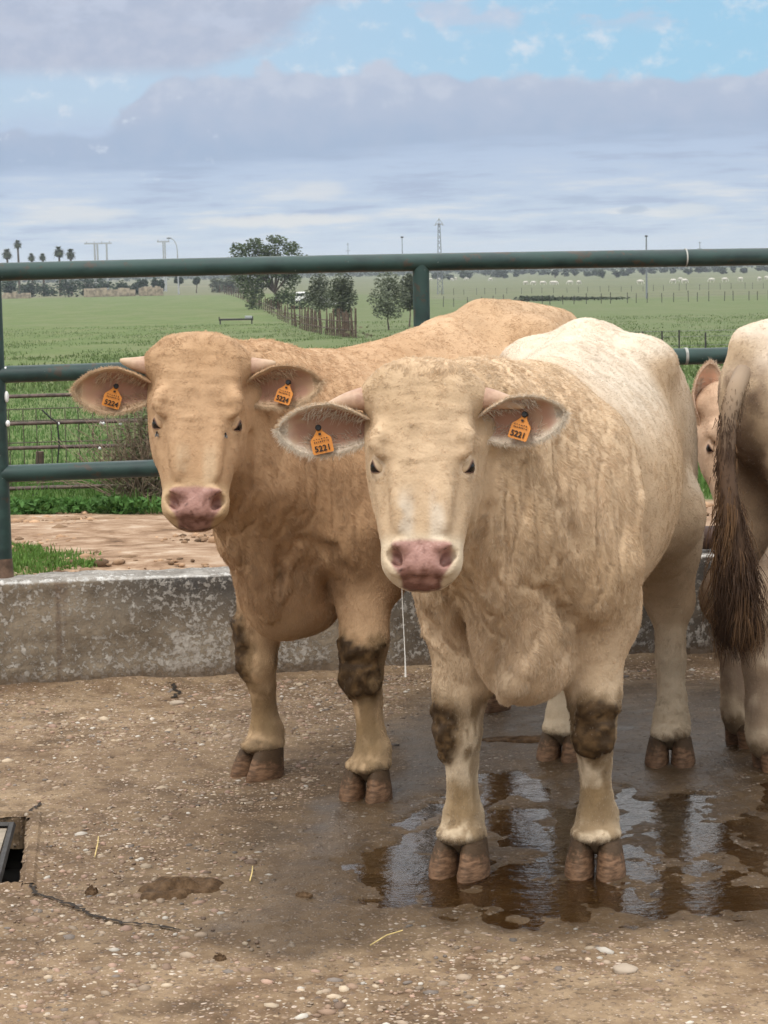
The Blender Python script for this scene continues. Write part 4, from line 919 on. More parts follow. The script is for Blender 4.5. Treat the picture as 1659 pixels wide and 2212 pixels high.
    def tri(n):
        P = np.stack([rng.uniform(-3.2, -1.2, n), rng.uniform(10.2, 12.6, n)], -1); return P[poly_sd(P, np.array(T)) + (fbm(np.stack([P[:, 0] * 6, P[:, 1] * 6, P[:, 0] * 0], -1), 3) - .5) * .25 < 0]
    blades('wall_grass', 42000, tri, .024, 'bright green grass patch just behind the concrete wall', .0035, (0.10, 0.185, 0.038))
    # broad leaved weeds
    bl = [(x, 13.42 + rng.uniform(-.05, .12), .10 + rng.uniform(0, .04), .13, .08, .06) for x in (-2.45, -2.36, -2.22, -2.08, -1.92, -1.72, -1.64, -1.55, -1.30, -1.1)] + [(x, y, .11, .08, .08, .05) for x, y in ((-2.32, 12.1), (-2.25, 11.95), (-2.2, 12.05))]
    V, F, tn = leaves(bl, 2600, .022, rng, .8); tag(mesh_obj('weeds', V, F, LEAF['weed'], None, smooth=False, cols={'tone': tn}), 'leafy green weeds at the edge of the trodden path', 'weeds', kind='stuff')
build_growth()

def build_clods():
    m, n = material('clod', .95, .1); n.put(n.b.inputs['Base Color'], n.attr('col')); rng = np.random.default_rng(5)
    bm = bmesh.new(); bmesh.ops.create_icosphere(bm, subdivisions=1, radius=1.0); bm.verts.ensure_lookup_table(); bv = np.array([v.co[:] for v in bm.verts]); bf = np.array([[v.index for v in f.verts] for f in bm.faces]); bm.free()
    q = np.stack([rng.uniform(-2.6, 3.2, 5200), 10.4 + 3.1 * rng.random(5200) ** .8], -1); keep = fbm(np.stack([q[:, 0] * 2, q[:, 1] * 1.4, q[:, 0] * 0], -1), 3) > .36 + .25 * rng.random(len(q)); q = q[keep]; k = len(q)
    s = np.clip(np.exp(rng.normal(math.log(.012), .55, k)), .005, .045)[:, None]; V = bv[None] * (1 + .5 * (rng.random((k, len(bv), 1)) - .5)) * (s * rng.uniform(.7, 1.4, (k, 3)) * (1, 1, .55))[:, None]
    V += np.concatenate([q, tz(0, q[:, 1])[:, None]], 1)[:, None]; cc = np.array((.25, .16, .098)) * rng.uniform(.45, 1.75, (k, 1)) * np.where(rng.random((k, 1)) < .12, 1.5, 1)
    tag(mesh_obj('soil_clods', V.reshape(-1, 3), (bf[None] + (np.arange(k) * len(bv))[:, None, None]).reshape(-1, 3), m, smooth=False, cols={'col': np.repeat(np.clip(cc, 0, 1), len(bv), 0)}), 'broken clods of earth and small stones on the trodden path', 'soil', kind='stuff')
build_clods()
# ------------------------------------------------------------------ air
def build_haze():
    m = bpy.data.materials.new('haze'); m.use_nodes = True; t = m.node_tree; t.nodes.clear(); n = N(t)
    v = n.new('ShaderNodeVolumePrincipled'); v.inputs['Color'].default_value = (.80, .87, .95, 1); v.inputs['Density'].default_value = 0.00016; v.inputs['Anisotropy'].default_value = 0.2
    o = n.new('ShaderNodeOutputMaterial'); t.links.new(v.outputs[0], o.inputs['Volume'])
    mb = MB(); mb.box((0, 5900, 11), (18400, 12600, 52)); h = mb.build('haze', m, smooth=False); tag(h, kind='stuff')
build_haze()

# ------------------------------------------------------------------ cattle: bodies are grown from a smooth distance field, one continuous skin each
class Field:
    def __init__(s, xs, ys, zs):
        s.ax = [np.asarray(a, np.float32) for a in (xs, ys, zs)]; s.D = np.full([len(a) for a in s.ax], 1.0, np.float32)
    def _blk(s, lo, hi):
        sl = []
        for a, l, h in zip(s.ax, lo, hi):
            i0 = max(0, np.searchsorted(a, l) - 1); i1 = min(len(a), np.searchsorted(a, h) + 1); sl.append(slice(i0, max(i1, i0)))
        sl = tuple(sl); P = np.stack(np.meshgrid(*[a[q] for a, q in zip(s.ax, sl)], indexing='ij'), -1); return sl, P
    def put(s, fn, lo, hi, k=0.04, sub=False):
        m = k + 0.06; sl, P = s._blk(np.asarray(lo) - m, np.asarray(hi) + m)
        if P.size == 0: return
        d = fn(P).astype(np.float32); D = s.D[sl]
        if sub: d = -d; h = np.clip(0.5 - 0.5 * (d - D) / k, 0, 1); s.D[sl] = D * (1 - (1 - h)) if False else np.maximum(D, d) + 0.25 * k * np.clip(1 - np.abs(D - d) / k, 0, 1) ** 2
        else: s.D[sl] = np.minimum(D, d) - 0.25 * k * np.clip(1 - np.abs(D - d) / k, 0, 1) ** 2
    def cap(s, a, b, ra, rb, k=0.04, sub=False):
        a, b = np.asarray(a, np.float32), np.asarray(b, np.float32); ba = b - a; L = float(ba @ ba) + 1e-9
        def fn(P):
            pa = P - a; t = np.clip((pa @ ba) / L, 0, 1); return np.linalg.norm(pa - t[..., None] * ba, axis=-1) - (ra + (rb - ra) * t)
        r = max(ra, rb); s.put(fn, np.minimum(a, b) - r, np.maximum(a, b) + r, k, sub)
    def chain(s, pts, rads, k=0.04):
        for i in range(len(pts) - 1): s.cap(pts[i], pts[i + 1], rads[i], rads[i + 1], k)
    def ell(s, c, r, k=0.04, M=None, sub=False):
        c, r = np.asarray(c, np.float32), np.asarray(r, np.float32); M_ = None if M is None else np.asarray(M, np.float32)
        def fn(P):
            q = P - c
            if M_ is not None: q = q @ M_            # columns of M are the ellipsoid's axes
            k0 = np.linalg.norm(q / r, axis=-1); k1 = np.linalg.norm(q / (r * r), axis=-1) + 1e-9; return k0 * (k0 - 1) / k1
        R_ = r if M is None else np.full(3, r.max()); s.put(fn, c - R_, c + R_, k, sub)
    def mesh(s):
        D = s.D; ins = D < 0; n0, n1, n2 = D.shape
        cnt = np.zeros((n0 - 1, n1 - 1, n2 - 1), np.int8)
        for i in (0, 1):
            for j in (0, 1):
                for k in (0, 1): cnt += ins[i:n0 - 1 + i, j:n1 - 1 + j, k:n2 - 1 + k]
        act = (cnt > 0) & (cnt < 8); I = np.argwhere(act); vid = np.full(act.shape, -1, np.int64); vid[tuple(I.T)] = np.arange(len(I))
        acc = np.zeros((len(I), 3)); num = np.zeros(len(I))
        cor = [(i, j, k) for i in (0, 1) for j in (0, 1) for k in (0, 1)]
        for a in cor:
            for ax in range(3):
                if a[ax] == 0:
                    b = list(a); b[ax] = 1
                    ia, ib = I + a, I + b; da, db = D[tuple(ia.T)], D[tuple(ib.T)]; cr = (da < 0) != (db < 0)
                    t = np.where(cr, da / np.where(cr, da - db, 1), 0)
                    pa = np.stack([s.ax[q][ia[:, q]] for q in range(3)], -1); pb = np.stack([s.ax[q][ib[:, q]] for q in range(3)], -1)
                    acc += np.where(cr[:, None], pa + (pb - pa) * t[:, None], 0); num += cr
        V = acc / num[:, None]; F = []
        for ax in range(3):
            o1, o2 = [(1, 2), (2, 0), (0, 1)][ax]
            sl0 = [slice(None)] * 3; sl1 = [slice(None)] * 3; sl0[ax] = slice(0, -1); sl1[ax] = slice(1, None)
            A, B = ins[tuple(sl0)], ins[tuple(sl1)]; E = np.argwhere(A != B)
            E = E[(E[:, o1] > 0) & (E[:, o2] > 0) & (E[:, o1] < D.shape[o1] - 1) & (E[:, o2] < D.shape[o2] - 1)]
            q = []
            for d1, d2 in ((1, 1), (0, 1), (0, 0), (1, 0)):
                e = E.copy(); e[:, o1] -= d1; e[:, o2] -= d2; q.append(vid[tuple(e.T)])
            q = np.stack(q, -1); flip = ~A[tuple(E.T)]; q[flip] = q[flip][:, ::-1]; F.append(q)
        return V, np.concatenate(F)
def relax(V, F, it=3, lam=0.5, w=None):
    e = np.concatenate([F[:, [0, 1]], F[:, [1, 2]], F[:, [2, 3]], F[:, [3, 0]]]); n = len(V)
    for _ in range(it):
        c = np.bincount(e[:, 0], minlength=n) + np.bincount(e[:, 1], minlength=n)
        S = np.stack([np.bincount(e[:, 0], V[e[:, 1], q], n) + np.bincount(e[:, 1], V[e[:, 0], q], n) for q in range(3)], -1) / np.maximum(c, 1)[:, None]
        V = V + (S - V) * lam * (1 if w is None else w[:, None])
    return V
def normals(V, F):
    fn = np.cross(V[F[:, 2]] - V[F[:, 0]], V[F[:, 3]] - V[F[:, 1]]); n = len(V)
    S = np.stack([sum(np.bincount(F[:, j], fn[:, q], n) for j in range(4)) for q in range(3)], -1)
    return S / (np.linalg.norm(S, axis=1, keepdims=True) + 1e-12)
def unit(v): v = np.asarray(v, float); return v / np.linalg.norm(v)
def gauss(P, c, r): return np.exp(-(((P - np.asarray(c)) / np.asarray(r)) ** 2).sum(-1))

HIDE, n = material('hide', 0.75, 0.2)
P_ = n.new('ShaderNodeTexCoord').outputs['Object']
n.put(n.b.inputs['Base Color'], n.mix(n.mul(n.step(n.noise(P_, 30, 5), .3, .7), .25), n.attr('col'), n.mix(1.0, n.attr('col'), (.55, .5, .45), 'MULTIPLY')))
n.put(n.b.inputs['Roughness'], n.attr('gloss', 'Fac')); n.put(n.b.inputs['Normal'], n.bump(n.add(n.noise(P_, 90, 4), n.mul(n.voro(P_, 160), .5)), .35, .004))
FUR, n = material('fur', 0.65, 0.25)
n.put(n.b.inputs['Base Color'], n.attr('col'))
HORN, n = material('horn', 0.5, 0.4); P_ = n.new('ShaderNodeTexCoord').outputs['Object']
n.put(n.b.inputs['Base Color'], n.mix(n.attr('tip', 'Fac'), n.mix(n.step(n.noise(P_, 60, 4), .35, .65), (.36, .205, .140), (.47, .295, .205)), (.52, .38, .25))); n.put(n.b.inputs['Normal'], n.bump(n.noise(P_, 120, 3), .3, .003))
HOOF, n = material('hoof', 0.65, 0.25); P_ = n.new('ShaderNodeTexCoord').outputs['Object']; z_ = n.xyz(P_)[2]; k_ = n.noise(P_, 24, 5, .65)
hc_ = n.mix(n.step(n.noise(n.scale(P_, 1, 1, 4), 35, 4), .3, .7), (.085, .046, .024), (.215, .120, .066))
hc_ = n.mix(n.step(n.add(z_, n.mul(n.sub(k_, .5), .13)), .044, .066), hc_, n.mix(k_, (.030, .017, .008), (.105, .063, .033))); n.put(n.b.inputs['Base Color'], hc_)
n.put(n.b.inputs['Normal'], n.bump(n.add(k_, n.noise(n.scale(P_, 1, 1, 6), 40, 3)), .5, .006))
EYE_M = plain('eye', (.008, .006, .005), .12, .3); LID = plain('eyelid', (.20, .125, .105), .5, .25, 60)
EARSKIN, n = material('ear_skin', .7, .2); n.put(n.b.inputs['Base Color'], n.attr('col'))
TAG, n = material('orange_tag', .45, .35); P_ = n.new('ShaderNodeTexCoord').outputs['Object']; n.put(n.b.inputs['Base Color'], n.mix(n.mul(n.step(n.noise(P_, 55, 5), .5, .75), .5), (.62, .235, .042), (.45, .19, .06)))
INK = plain('black_ink', (.012, .010, .010), .5, .2); BTN = plain('black_button', (.012, .012, .013), .4, .2)

def loft_head(st, frame):
    """st: rows of (s, half width, face height, jaw depth); frame: origin, axis, lateral, outward"""
    st = np.asarray(st, np.float32); O, A, Lt, Nn = [np.asarray(q, np.float32) for q in frame]
    def fn(P):
        q = P - O; s_ = q @ A; l = q @ Lt; n_ = q @ Nn
        w_ = np.interp(s_, st[:, 0], st[:, 1]); tp = np.interp(s_, st[:, 0], st[:, 2]); bt = np.interp(s_, st[:, 0], st[:, 3])
        c = (tp - bt) / 2; h = (tp + bt) / 2; e = 2.35
        k = ((np.abs(l) / w_) ** e + (np.abs(n_ - c) / h) ** e + 1e-9) ** (1 / e)
        d = (k - 1) * np.minimum(w_, h)
        over = np.maximum(st[0, 0] - s_, s_ - st[-1, 0]); return np.where(over > 0, np.hypot(np.maximum(d, 0), over), d)
    return fn
def loft_torso(st):
    st = np.asarray(st, np.float32)
    def fn(P):
        x = P[..., 0]; g = lambda j: np.interp(x, st[:, 0], st[:, j])
        yc, tp, bt, w_ = g(1), g(2), g(3), g(4); zc = (tp + bt) / 2; h = (tp - bt) / 2; zz = (P[..., 2] - zc) / h
        ww = w_ * (1 - 0.16 * np.clip(zz, 0, 1) ** 1.5) * (1 - np.interp(x, [.25, .55], [.06, .42]) * np.clip(-zz, 0, 1) ** 1.3); e = 2.25
        k = ((np.abs(P[..., 1] - yc) / ww) ** e + np.abs(zz) ** e + 1e-9) ** (1 / e); d = (k - 1) * np.minimum(ww, h) * 0.85
        over = np.maximum(st[0, 0] - x, x - st[-1, 0]); return np.where(over > 0, np.hypot(np.maximum(d, 0), over), d)
    return fn

def strands(name, root_p, dirs, nrm, length, colr, rad, parent, K=4, curl=None, gravity=None, mat=None):
    n = len(root_p); t = np.linspace(0, 1, K)[None, :, None]
    L = length[:, None, None]; P = root_p[:, None] + L * (t * (dirs)[:, None] + (0 if curl is None else (t ** 2) * curl[:, None]))
    if gravity is not None: P = P + L * (t ** 2) * gravity[:, None]
    hc = bpy.data.hair_curves.new(name); hc.add_curves([K] * n)
    hc.attributes['position'].data.foreach_set('vector', P.astype(np.float32).ravel())
    ra = hc.attributes.get('radius') or hc.attributes.new('radius', 'FLOAT', 'POINT')
    rr = rad[:, None] * (1 - 0.75 * np.linspace(0, 1, K)[None]); ra.data.foreach_set('value', rr.astype(np.float32).ravel())
    ca = hc.attributes.new('col', 'FLOAT_COLOR', 'CURVE'); ca.data.foreach_set('color', np.concatenate([colr, np.ones((n, 1))], 1).astype(np.float32).ravel())
    hc.materials.append(mat or FUR); o = bpy.data.objects.new(name, hc); COL.objects.link(o); o.parent = parent
    return o
def scatter(V, F, weight, count, rng):
    """random points on quads: returns index of quad and bilinear weights"""
    a = np.linalg.norm(np.cross(V[F[:, 2]] - V[F[:, 0]], V[F[:, 3]] - V[F[:, 1]]), axis=1) * .5 * weight[F].mean(1)
    c = np.cumsum(a); q = np.searchsorted(c, rng.random(count) * c[-1]); q = np.minimum(q, len(F) - 1); u, v = rng.random((2, count))
    W = np.stack([(1 - u) * (1 - v), u * (1 - v), u * v, (1 - u) * v], -1); return q, W
def interp(A, F, q, W): return (A[F[q]] * (W[..., None] if A.ndim == 2 else W)).sum(1)

def cloven_hoof(name, parent, pos, yaw, S=1.0, wide=.064):
    """two claws that part at the toe, with a gap between"""
    root_m = MB()
    for s in (-1, 1):
        rings = []
        for z, sc, back in ((-.006, 1.12, .004), (.010, 1.13, .003), (.032, 1.07, -.003), (.058, .98, -.011), (.080, .90, -.019), (.098, .72, -.027)):
            ring = []
            for k in range(22):
                a = 2 * math.pi * k / 22; ca, sa = math.cos(a), math.sin(a)
                x = .074 * ca * (1.0 if ca > 0 else .82) * (1.05 if s > 0 else .97); y = .0340 * sa
                y += s * 0.009 * (1 - max(ca, 0) * 0.8) * 0
                if ca > 0: y *= (1 - .14 * ca ** 2.5)
                if s * sa < 0: y *= .74
                y += s * max(ca, 0) * .0035
                ring.append((x * sc * .92 + back + .006, (y * sc + s * (.0285 * (.40 + .60 * sc) - .0035 * max(ca, 0) * (z < .03))) * wide / .060, z))
            rings.append(ring)
        v = [p for r in rings for p in r]; m = 22; f = [tuple(reversed(range(m))), tuple(range((len(rings) - 1) * m, len(rings) * m))]
        for i in range(len(rings) - 1):
            for k in range(m): f.append((i * m + k, i * m + (k + 1) % m, (i + 1) * m + (k + 1) % m, (i + 1) * m + k))
        root_m.add(v, f)
    for s in (-1, 1): root_m.ball((-.062, s * .026, .125), (.014, .014, .019), 10, 8)
    o = root_m.build(name, HOOF, parent, sharp=60); o.location = tuple(pos); o.rotation_euler = (0, 0, yaw); o.scale = (S, S, S); return o

def text_mesh(body, size):
    c = bpy.data.curves.new('txt', 'FONT'); c.body = body; c.size = size; c.extrude = 0.0006; c.offset = size * .018; c.align_x = 'CENTER'; c.align_y = 'CENTER'
    o = bpy.data.objects.new('txt', c); COL.objects.link(o); dg = bpy.context.evaluated_depsgraph_get(); me = bpy.data.meshes.new_from_object(o.evaluated_get(dg)); bpy.data.objects.remove(o); bpy.data.curves.remove(c); return me

def ear_tag(parent, pos, right, down, front, number, scale=1.0):
    """orange plastic tag: narrow neck at the button, flared body below; axes in the parent's space"""
    o = [(-.0075, .004), (-.0085, -.010), (-.019, -.022), (-.027, -.029), (-.0285, -.034), (-.0285, -.066), (-.026, -.070), (.026, -.070), (.0285, -.066), (.0285, -.034), (.027, -.029), (.019, -.022), (.0085, -.010), (.0075, .004)]
    n = len(o); M = Matrix(((right[0], -down[0], front[0], pos[0]), (right[1], -down[1], front[1], pos[1]), (right[2], -down[2], front[2], pos[2]), (0, 0, 0, 1)))
    bend = lambda y: -0.0035 * math.cos((y + .035) * 40)
    v = [(x, y, bend(y) + (x / .03) ** 2 * .003) for x, y in o] + [(x, y, bend(y) + (x / .03) ** 2 * .003 + .0022) for x, y in o]
    f = [tuple(reversed(range(n))), tuple(range(n, 2 * n))] + [(i, (i + 1) % n, n + (i + 1) % n, n + i) for i in range(n)]
    t = mesh_obj('ear_tag', v, f, TAG, parent, smooth=False); t.matrix_local = M @ Matrix.Scale(scale, 4)
    me = text_mesh(number, .0225); me.materials.append(INK); d = bpy.data.objects.new('number', me); COL.objects.link(d); d.parent = t; d.location = (0, -.0565, .0062)
    mb = MB()
    rs = random.Random(3)
    for row, y in enumerate((-.030, -.0375)):
        for k in range(8 if row else 6): mb.box((-.0185 + k * (.0053 if row else .0070), y + rs.uniform(-.0006, .0006), .0048), (rs.uniform(.0016, .0032), rs.uniform(.002, .0042), .0006))
    mb.box((0, -.0175, .0046), (.007, .006, .0006)); mb.build('small_print', INK, t, smooth=False)
    mb = MB(); mb.tube([(0, 0, -.004), (0, 0, .005), (0, 0, .0075)], [.0085, .0085, .006], 14); mb.build('button', BTN, t); return t

def ear(base, axis, up, opening, length, height, droop=0.0, cup=0.035):
    """leaf shaped cupped ear; returns outer/inner grids ready to be meshed"""
    nu, nv = 34, 19; U = np.linspace(0, 1, nu)[:, None]; T = np.linspace(-1, 1, nv)[None, :]
    wid = np.interp(U, [0, .12, .3, .5, .68, .82, .92, .97, 1.0], [.36, .46, .80, 1.0, .96, .76, .48, .27, .02]) * height / 2
    depth = np.interp(U, [0, .25, .6, 1], [cup * 1.1, cup * 1.25, cup * .8, cup * .25])
    a, u_, o_ = axis, up, opening
    off_up = wid * T - droop * U ** 2 * length + np.interp(U, [0, .5, 1], [0.0, .004, -.002])
    off_o = -depth * (1 - np.abs(T) ** 2.2) + .030 * np.clip(T - .2, 0, 1) ** 1.6 * np.interp(U, [0, .3, .7, 1], [.3, 1, .8, .1]) + 0 * U
    inner = base + (U * length)[..., None] * a + off_up[..., None] * u_ + off_o[..., None] * o_
    thick = np.interp(U, [0, .3, 1], [.012, .0075, .003]) * (1 - .6 * np.abs(T) ** 4)
    du = np.gradient(inner, axis=0); dv = np.gradient(inner, axis=1); nn = np.cross(du, dv); nn /= np.linalg.norm(nn, axis=-1, keepdims=True) + 1e-9
    sgn = np.sign((nn * o_).sum(-1).mean()); nn = nn * sgn
    outer = inner - nn * thick[..., None]; return inner, outer, nn, U, T

def build_steer(sp):
    """one beast: skin, coat, ears, horns, eyes, hooves and tags, all below one Empty"""
    rng = np.random.default_rng(sp['seed']); root = empty(sp['name'], (*sp['origin'], 0), sp['yaw'], sp['label'], 'bull', 'cattle in the pen'); sc = sp.get('scale', 1.0); root.scale = (sc,) * 3
    root.location.z = sp.get('z', 0)
    ca, sa = math.cos(sp['yaw']), math.sin(sp['yaw'])
    def L(p): p = np.asarray(p, float) - np.array([*sp['origin'], sp.get('z', 0)]); return np.array([p[0] * ca + p[1] * sa, -p[0] * sa + p[1] * ca, p[2]]) / sc
    def LD(d): d = np.asarray(d, float); return np.array([d[0] * ca + d[1] * sa, -d[0] * sa + d[1] * ca, d[2]])
    poll, muz = (L(sp['poll']), L(sp['muzzle'])) if sp.get('world', True) else (np.array(sp['poll']), np.array(sp['muzzle']))
    A = unit(muz - poll); lat = LD(sp['lat']) if 'lat' in sp else np.array([0, 1.0, 0]); Nn = unit(np.cross(lat, A)); Lt = unit(np.cross(A, Nn))
    # Lt points to the picture's left for a beast that faces the camera (its own right side)
    if Nn[0] < 0 and not sp.get('flip'): Nn, Lt = -Nn, Lt
    HL = np.linalg.norm(muz - poll); hs = HL / 0.50
    H = lambda s_, l, n_: poll + A * s_ * hs + Lt * l * hs + Nn * n_ * hs
    f = sp.get('fine', .0065); g = sp.get('coarse', .0115)
    hc = H(.25, 0, 0); ext = .36
    def axis(lo, hi, c, e):
        a = np.concatenate([np.arange(lo, c - e, g), np.arange(max(lo, c - e), min(hi, c + e), f), np.arange(c + e, hi, g)]); a = np.unique(np.round(a, 5)); return a[np.concatenate([[True], np.diff(a) > f * .5])]
    ylo, yhi = min(-.50, hc[1] - .3), max(.50, hc[1] + .3)
    FD = Field(axis(-1.12, hc[0] + .30, hc[0], .24), axis(ylo, yhi, hc[1], .19), axis(-.01, max(1.52, hc[2] + .36), hc[2], .32))
    # trunk
    FD.put(loft_torso(sp['torso']), (-1.1, -.45, .3), (1.15, .45, 1.5), .05)
    # hips, tail head, pins
    hz = sp.get('hip_z', 1.32); hw = sp.get('hip_w', .19)
    for s in (-1, 1):
        FD.ell((-.40, s * hw * .9, hz - .095), (.14, .09, .07), .10); FD.ell((-.60, s * .190 * sp.get('th_w', 1), .93), (.25, .105, .33), .08); FD.ell((-.90 + sp.get('pin', 0), s * .095, 1.15), (.07, .05, .085), .11)
        FD.ell((.60, s * sp.get('sh_w', .208), .87), (.155, .085, .30), .055); FD.ell((.72, s * sp.get('sh_w', .208) * .88, .78), (.09, .085, .13), .05); FD.ell((.56, s * sp.get('sh_w', .208) * .95, .66), (.11, .08, .12), .05)
    FD.cap((-.35, 0, hz - .025), (-.86, 0, hz - .075), .045, .035, .10)
    FD.cap((.55, 0, sp['torso_w'] - .095), (-.2, 0, hz - .085), .05, .05, .10)
    # neck up to the head
    nb = np.array(sp.get('neck_base', (.58, 0, 1.00))); e1 = H(.13, 0, -.075); th = H(.24, 0, -.115)
    pa = H(.05, 0, -.07)
    FD.ell(nb + (.05, 0, -.03), (.25, .235, .27), .10)
    for a_, b_, ra, rb in ((nb + (.04, 0, .075), e1, .19, .130), (nb + (.12, 0, -.14), th, .19, .105), (nb + (-.05, 0, .135), pa, .120, .095)):
        m = (a_ + b_) / 2 + sp.get('neck_mid', np.zeros(3)); FD.chain([a_, m, b_], [ra, (ra + rb) / 2 + .006, rb], .07)
    # brisket, dewlap folds
    bz = sp.get('brisket_z', .46); bx = sp.get('brisket_x', .74); by = sp.get('brisket_y', 0.0)
    FD.ell((bx, by, bz + .19), (.13, .128, .19), .045); FD.ell((bx - .09, by + .02, bz + .085), (.14, .095, .085), .045)
    # legs
    for kx, side in (('fl', 1), ('fr', -1)):
        hx, hy = L((*sp[kx], 0))[:2] if sp.get('world', True) else sp[kx]
        ly = side * .165; kn = np.array([hx * .55 + .62 * .45 + .012, hy * .75 + ly * .25, .37])
        FD.chain([(.66, side * .195, .80), (.62, (ly * .70 + hy * .30), .62), (kn[0] - .005, kn[1], .46), kn], [.112, .088, .067, .053], .025)
        FD.ell(kn + (.012, 0, -.015), (.050, .053, .062), .02)
        FD.chain([kn, (kn[0] * .6 + hx * .4 - .010, kn[1] * .6 + hy * .4, .285), (hx * .8 + kn[0] * .2 - .022, hy * .8 + kn[1] * .2, .185), (hx - .024, hy, .135), (hx - .018, hy, .088)], [.050, .041, .038, .049, .054], .018)
        FD.ell((hx - .002, hy, .096), (.078, .067, .027), .018)
        FD.ell((hx - .035, hy, .140), (.046, .050, .034), .018)
    for kx, side in (('hl', 1), ('hr', -1)):
        hx, hy = L((*sp[kx], 0))[:2] if sp.get('world', True) else sp[kx]
        hk = np.array([hx - .085, hy * .8 + side * .17 * .2, .475])
        FD.chain([(-.42, side * .21, .80), (-.58, side * .175, .70), hk + (.02, 0, .03)], [.135, .125, .074], .06)
        FD.chain([(-.72, side * .14, .90), (-.76, side * .150, .66), hk], [.12, .085, .056], .06)
        FD.ell(hk + (-.012, 0, .01), (.062, .052, .075), .03)
        FD.chain([hk, (hk[0] * .6 + hx * .4, hk[1] * .6 + hy * .4, .32), (hx - .045, hy, .20), (hx - .030, hy, .135), (hx - .020, hy, .088)], [.054, .045, .042, .054, .055], .02)
        FD.ell((hx - .004, hy, .096), (.076, .065, .027), .018)
    # tail
    tl = sp.get('tail', [(-.90, 0, 1.26), (-.985, 0, 1.16), (-1.00, 0, .95), (-.99, .01, .72), (-.98, .015, .62)]); FD.chain(tl, [.045, .034, .024, .019, .015][:len(tl)], .03)
    # sheath/belly line
    FD.cap((-.05, 0, sp.get('belly_z', .56)), (-.35, 0, sp.get('belly_z', .56) + .05), .05, .04, .06)
    # head
    st = [(-.030, .060, .022, .034), (-.018, .098, .046, .058), (0, .116, .064, .076), (.03, .126, .078, .090), (.07, .130, .086, .10), (.12, .128, .090, .115), (.17, .126, .090, .135), (.215, .122, .086, .150), (.26, .117, .080, .150), (.31, .111, .074, .135),
          (.36, .104, .069, .115), (.40, .096, .064, .098), (.44, .0895, .059, .085), (.468, .084, .052, .073), (.488, .073, .038, .063), (.503, .052, .018, .050), (.512, .028, .000, .03)]
    st = np.array(st) * hs; st[10:, 1] *= sp.get('muzzle_w', 1.0); FD.put(loft_head(st, (poll, A, Lt, Nn)), np.minimum(poll, muz) - .19, np.maximum(poll, muz) + .19, .045)
    Hm = np.stack([A, Lt, Nn], 1)
    for s in (-1, 1):
        E = lambda s_, l, n_, r, k, sub=False: FD.ell(H(s_, s * l, n_), np.array(r) * hs, k, Hm, sub)
        E(.235, .078, -.060, (.095, .042, .075), .03)        # cheek muscle
        E(.176, .096, .066, (.042, .025, .026), .018)        # brow
        E(.105, .140, .010, (.045, .020, .050), .030, True)  # hollow of the temple
        E(.322, .101, .068, (.075, .024, .032), .026, True)  # side of the nose falls away
        E(.218, .113, .030, (.026, .022, .026), .020, True)  # eye socket
        E(.226, .100, .024, (.028, .020, .026), .012)        # lids
        FD.cap(H(.240, s * .104, .050), H(.285, s * .080, .078), .0100, .005, .012, True)   # crease from the eye to the nose
        FD.cap(H(.195, s * .085, .085), H(.13, s * .060, .100), .006, .003, .02, True)
        E(.442, .064, .008, (.038, .025, .040), .02)         # fleshy lip side
        E(.305, .050, .065, (.085, .020, .020), .022)          # bony ridge of the nose
        E(.420, .048, .060, (.016, .026, .014), .010)        # wing of the nostril
        E(.470, .048, .040, (.018, .024, .014), .012)
    for s in (-1, 1):
        ax_n = unit(A * .75 + Lt * s * -.62); b3 = unit(np.cross(ax_n, Nn)); MM = np.stack([ax_n, b3, Nn], 1)
        FD.ell(H(.446, s * .054, .062), np.array((.028, .0150, .045)) * hs, .006, MM, True)
        FD.ell(H(.440, s * .068, .052), np.array((.020, .011, .030)) * hs, .006, MM, True)
    FD.ell(H(.455, 0, .050), np.array((.030, .040, .014)) * hs, .02, Hm)            # pad between the nostrils
    FD.ell(H(.462, 0, -.052), np.array((.038, .046, .030)) * hs, .02, Hm)           # chin
    FD.ell(H(.492, 0, -.014), np.array((.034, .085, .0045)) * hs, .006, Hm, True)   # mouth line
    FD.ell(H(.10, 0, .105), np.array((.075, .012, .014)) * hs, .04, Hm, True)       # hollow of the forehead
    for s in (-1, 1): FD.ell(H(.055, s * .118, -.012), np.array((.038, .03, .035)) * hs, .03, Hm)   # horn boss
    def sight(u, v):
        d = ray(u, v); tt = np.linspace(4.2, 8.5, 1400); W_ = np.array([0, 0, EYE])[None] + d[None] * tt[:, None]; Lc = np.array([L(p) for p in W_])
        ix = [np.clip(np.searchsorted(FD.ax[q], Lc[:, q]), 0, len(FD.ax[q]) - 1) for q in range(3)]; inside = FD.D[ix[0], ix[1], ix[2]] < 0; k = np.argmax(inside); return Lc[k] if inside.any() else None
    for fl_, rd_ in sp.get('folds', ()):
        pp = [sight(*q) for q in fl_]; ok = [(p, r_) for p, r_ in zip(pp, rd_) if p is not None]
        if len(ok) > 1: FD.chain([p for p, _ in ok], [r_ * 1.25 for _, r_ in ok], .012)
    for gr_, rd_ in sp.get('grooves', ()):
        pp = [sight(*q) for q in gr_]; ok = [(p, r_) for p, r_ in zip(pp, rd_) if p is not None]
        for (p, r1), (p2, r2) in zip(ok[:-1], ok[1:]): FD.cap(p, p2, r1, r2, .022, True)
    V, F = FD.mesh(); V = relax(V, F, 2, .5)
    q = V - poll; hS, hl, hn = q @ A / hs, q @ Lt / hs, q @ Nn / hs
    inhead = sstep(hS, -.06, .02) * sstep(np.abs(hl), .20, .15) * sstep(hn, -.16, -.09) * sstep(hS, .58, .53)
    NR = normals(V, F)
    # wrinkles of the neck and loose skin, soft unevenness elsewhere
    nk = sstep(V[:, 0], .42, .62) * sstep(V[:, 2], .52, .72) * (1 - inhead) * sstep(V[:, 0], 1.3, 1.1)
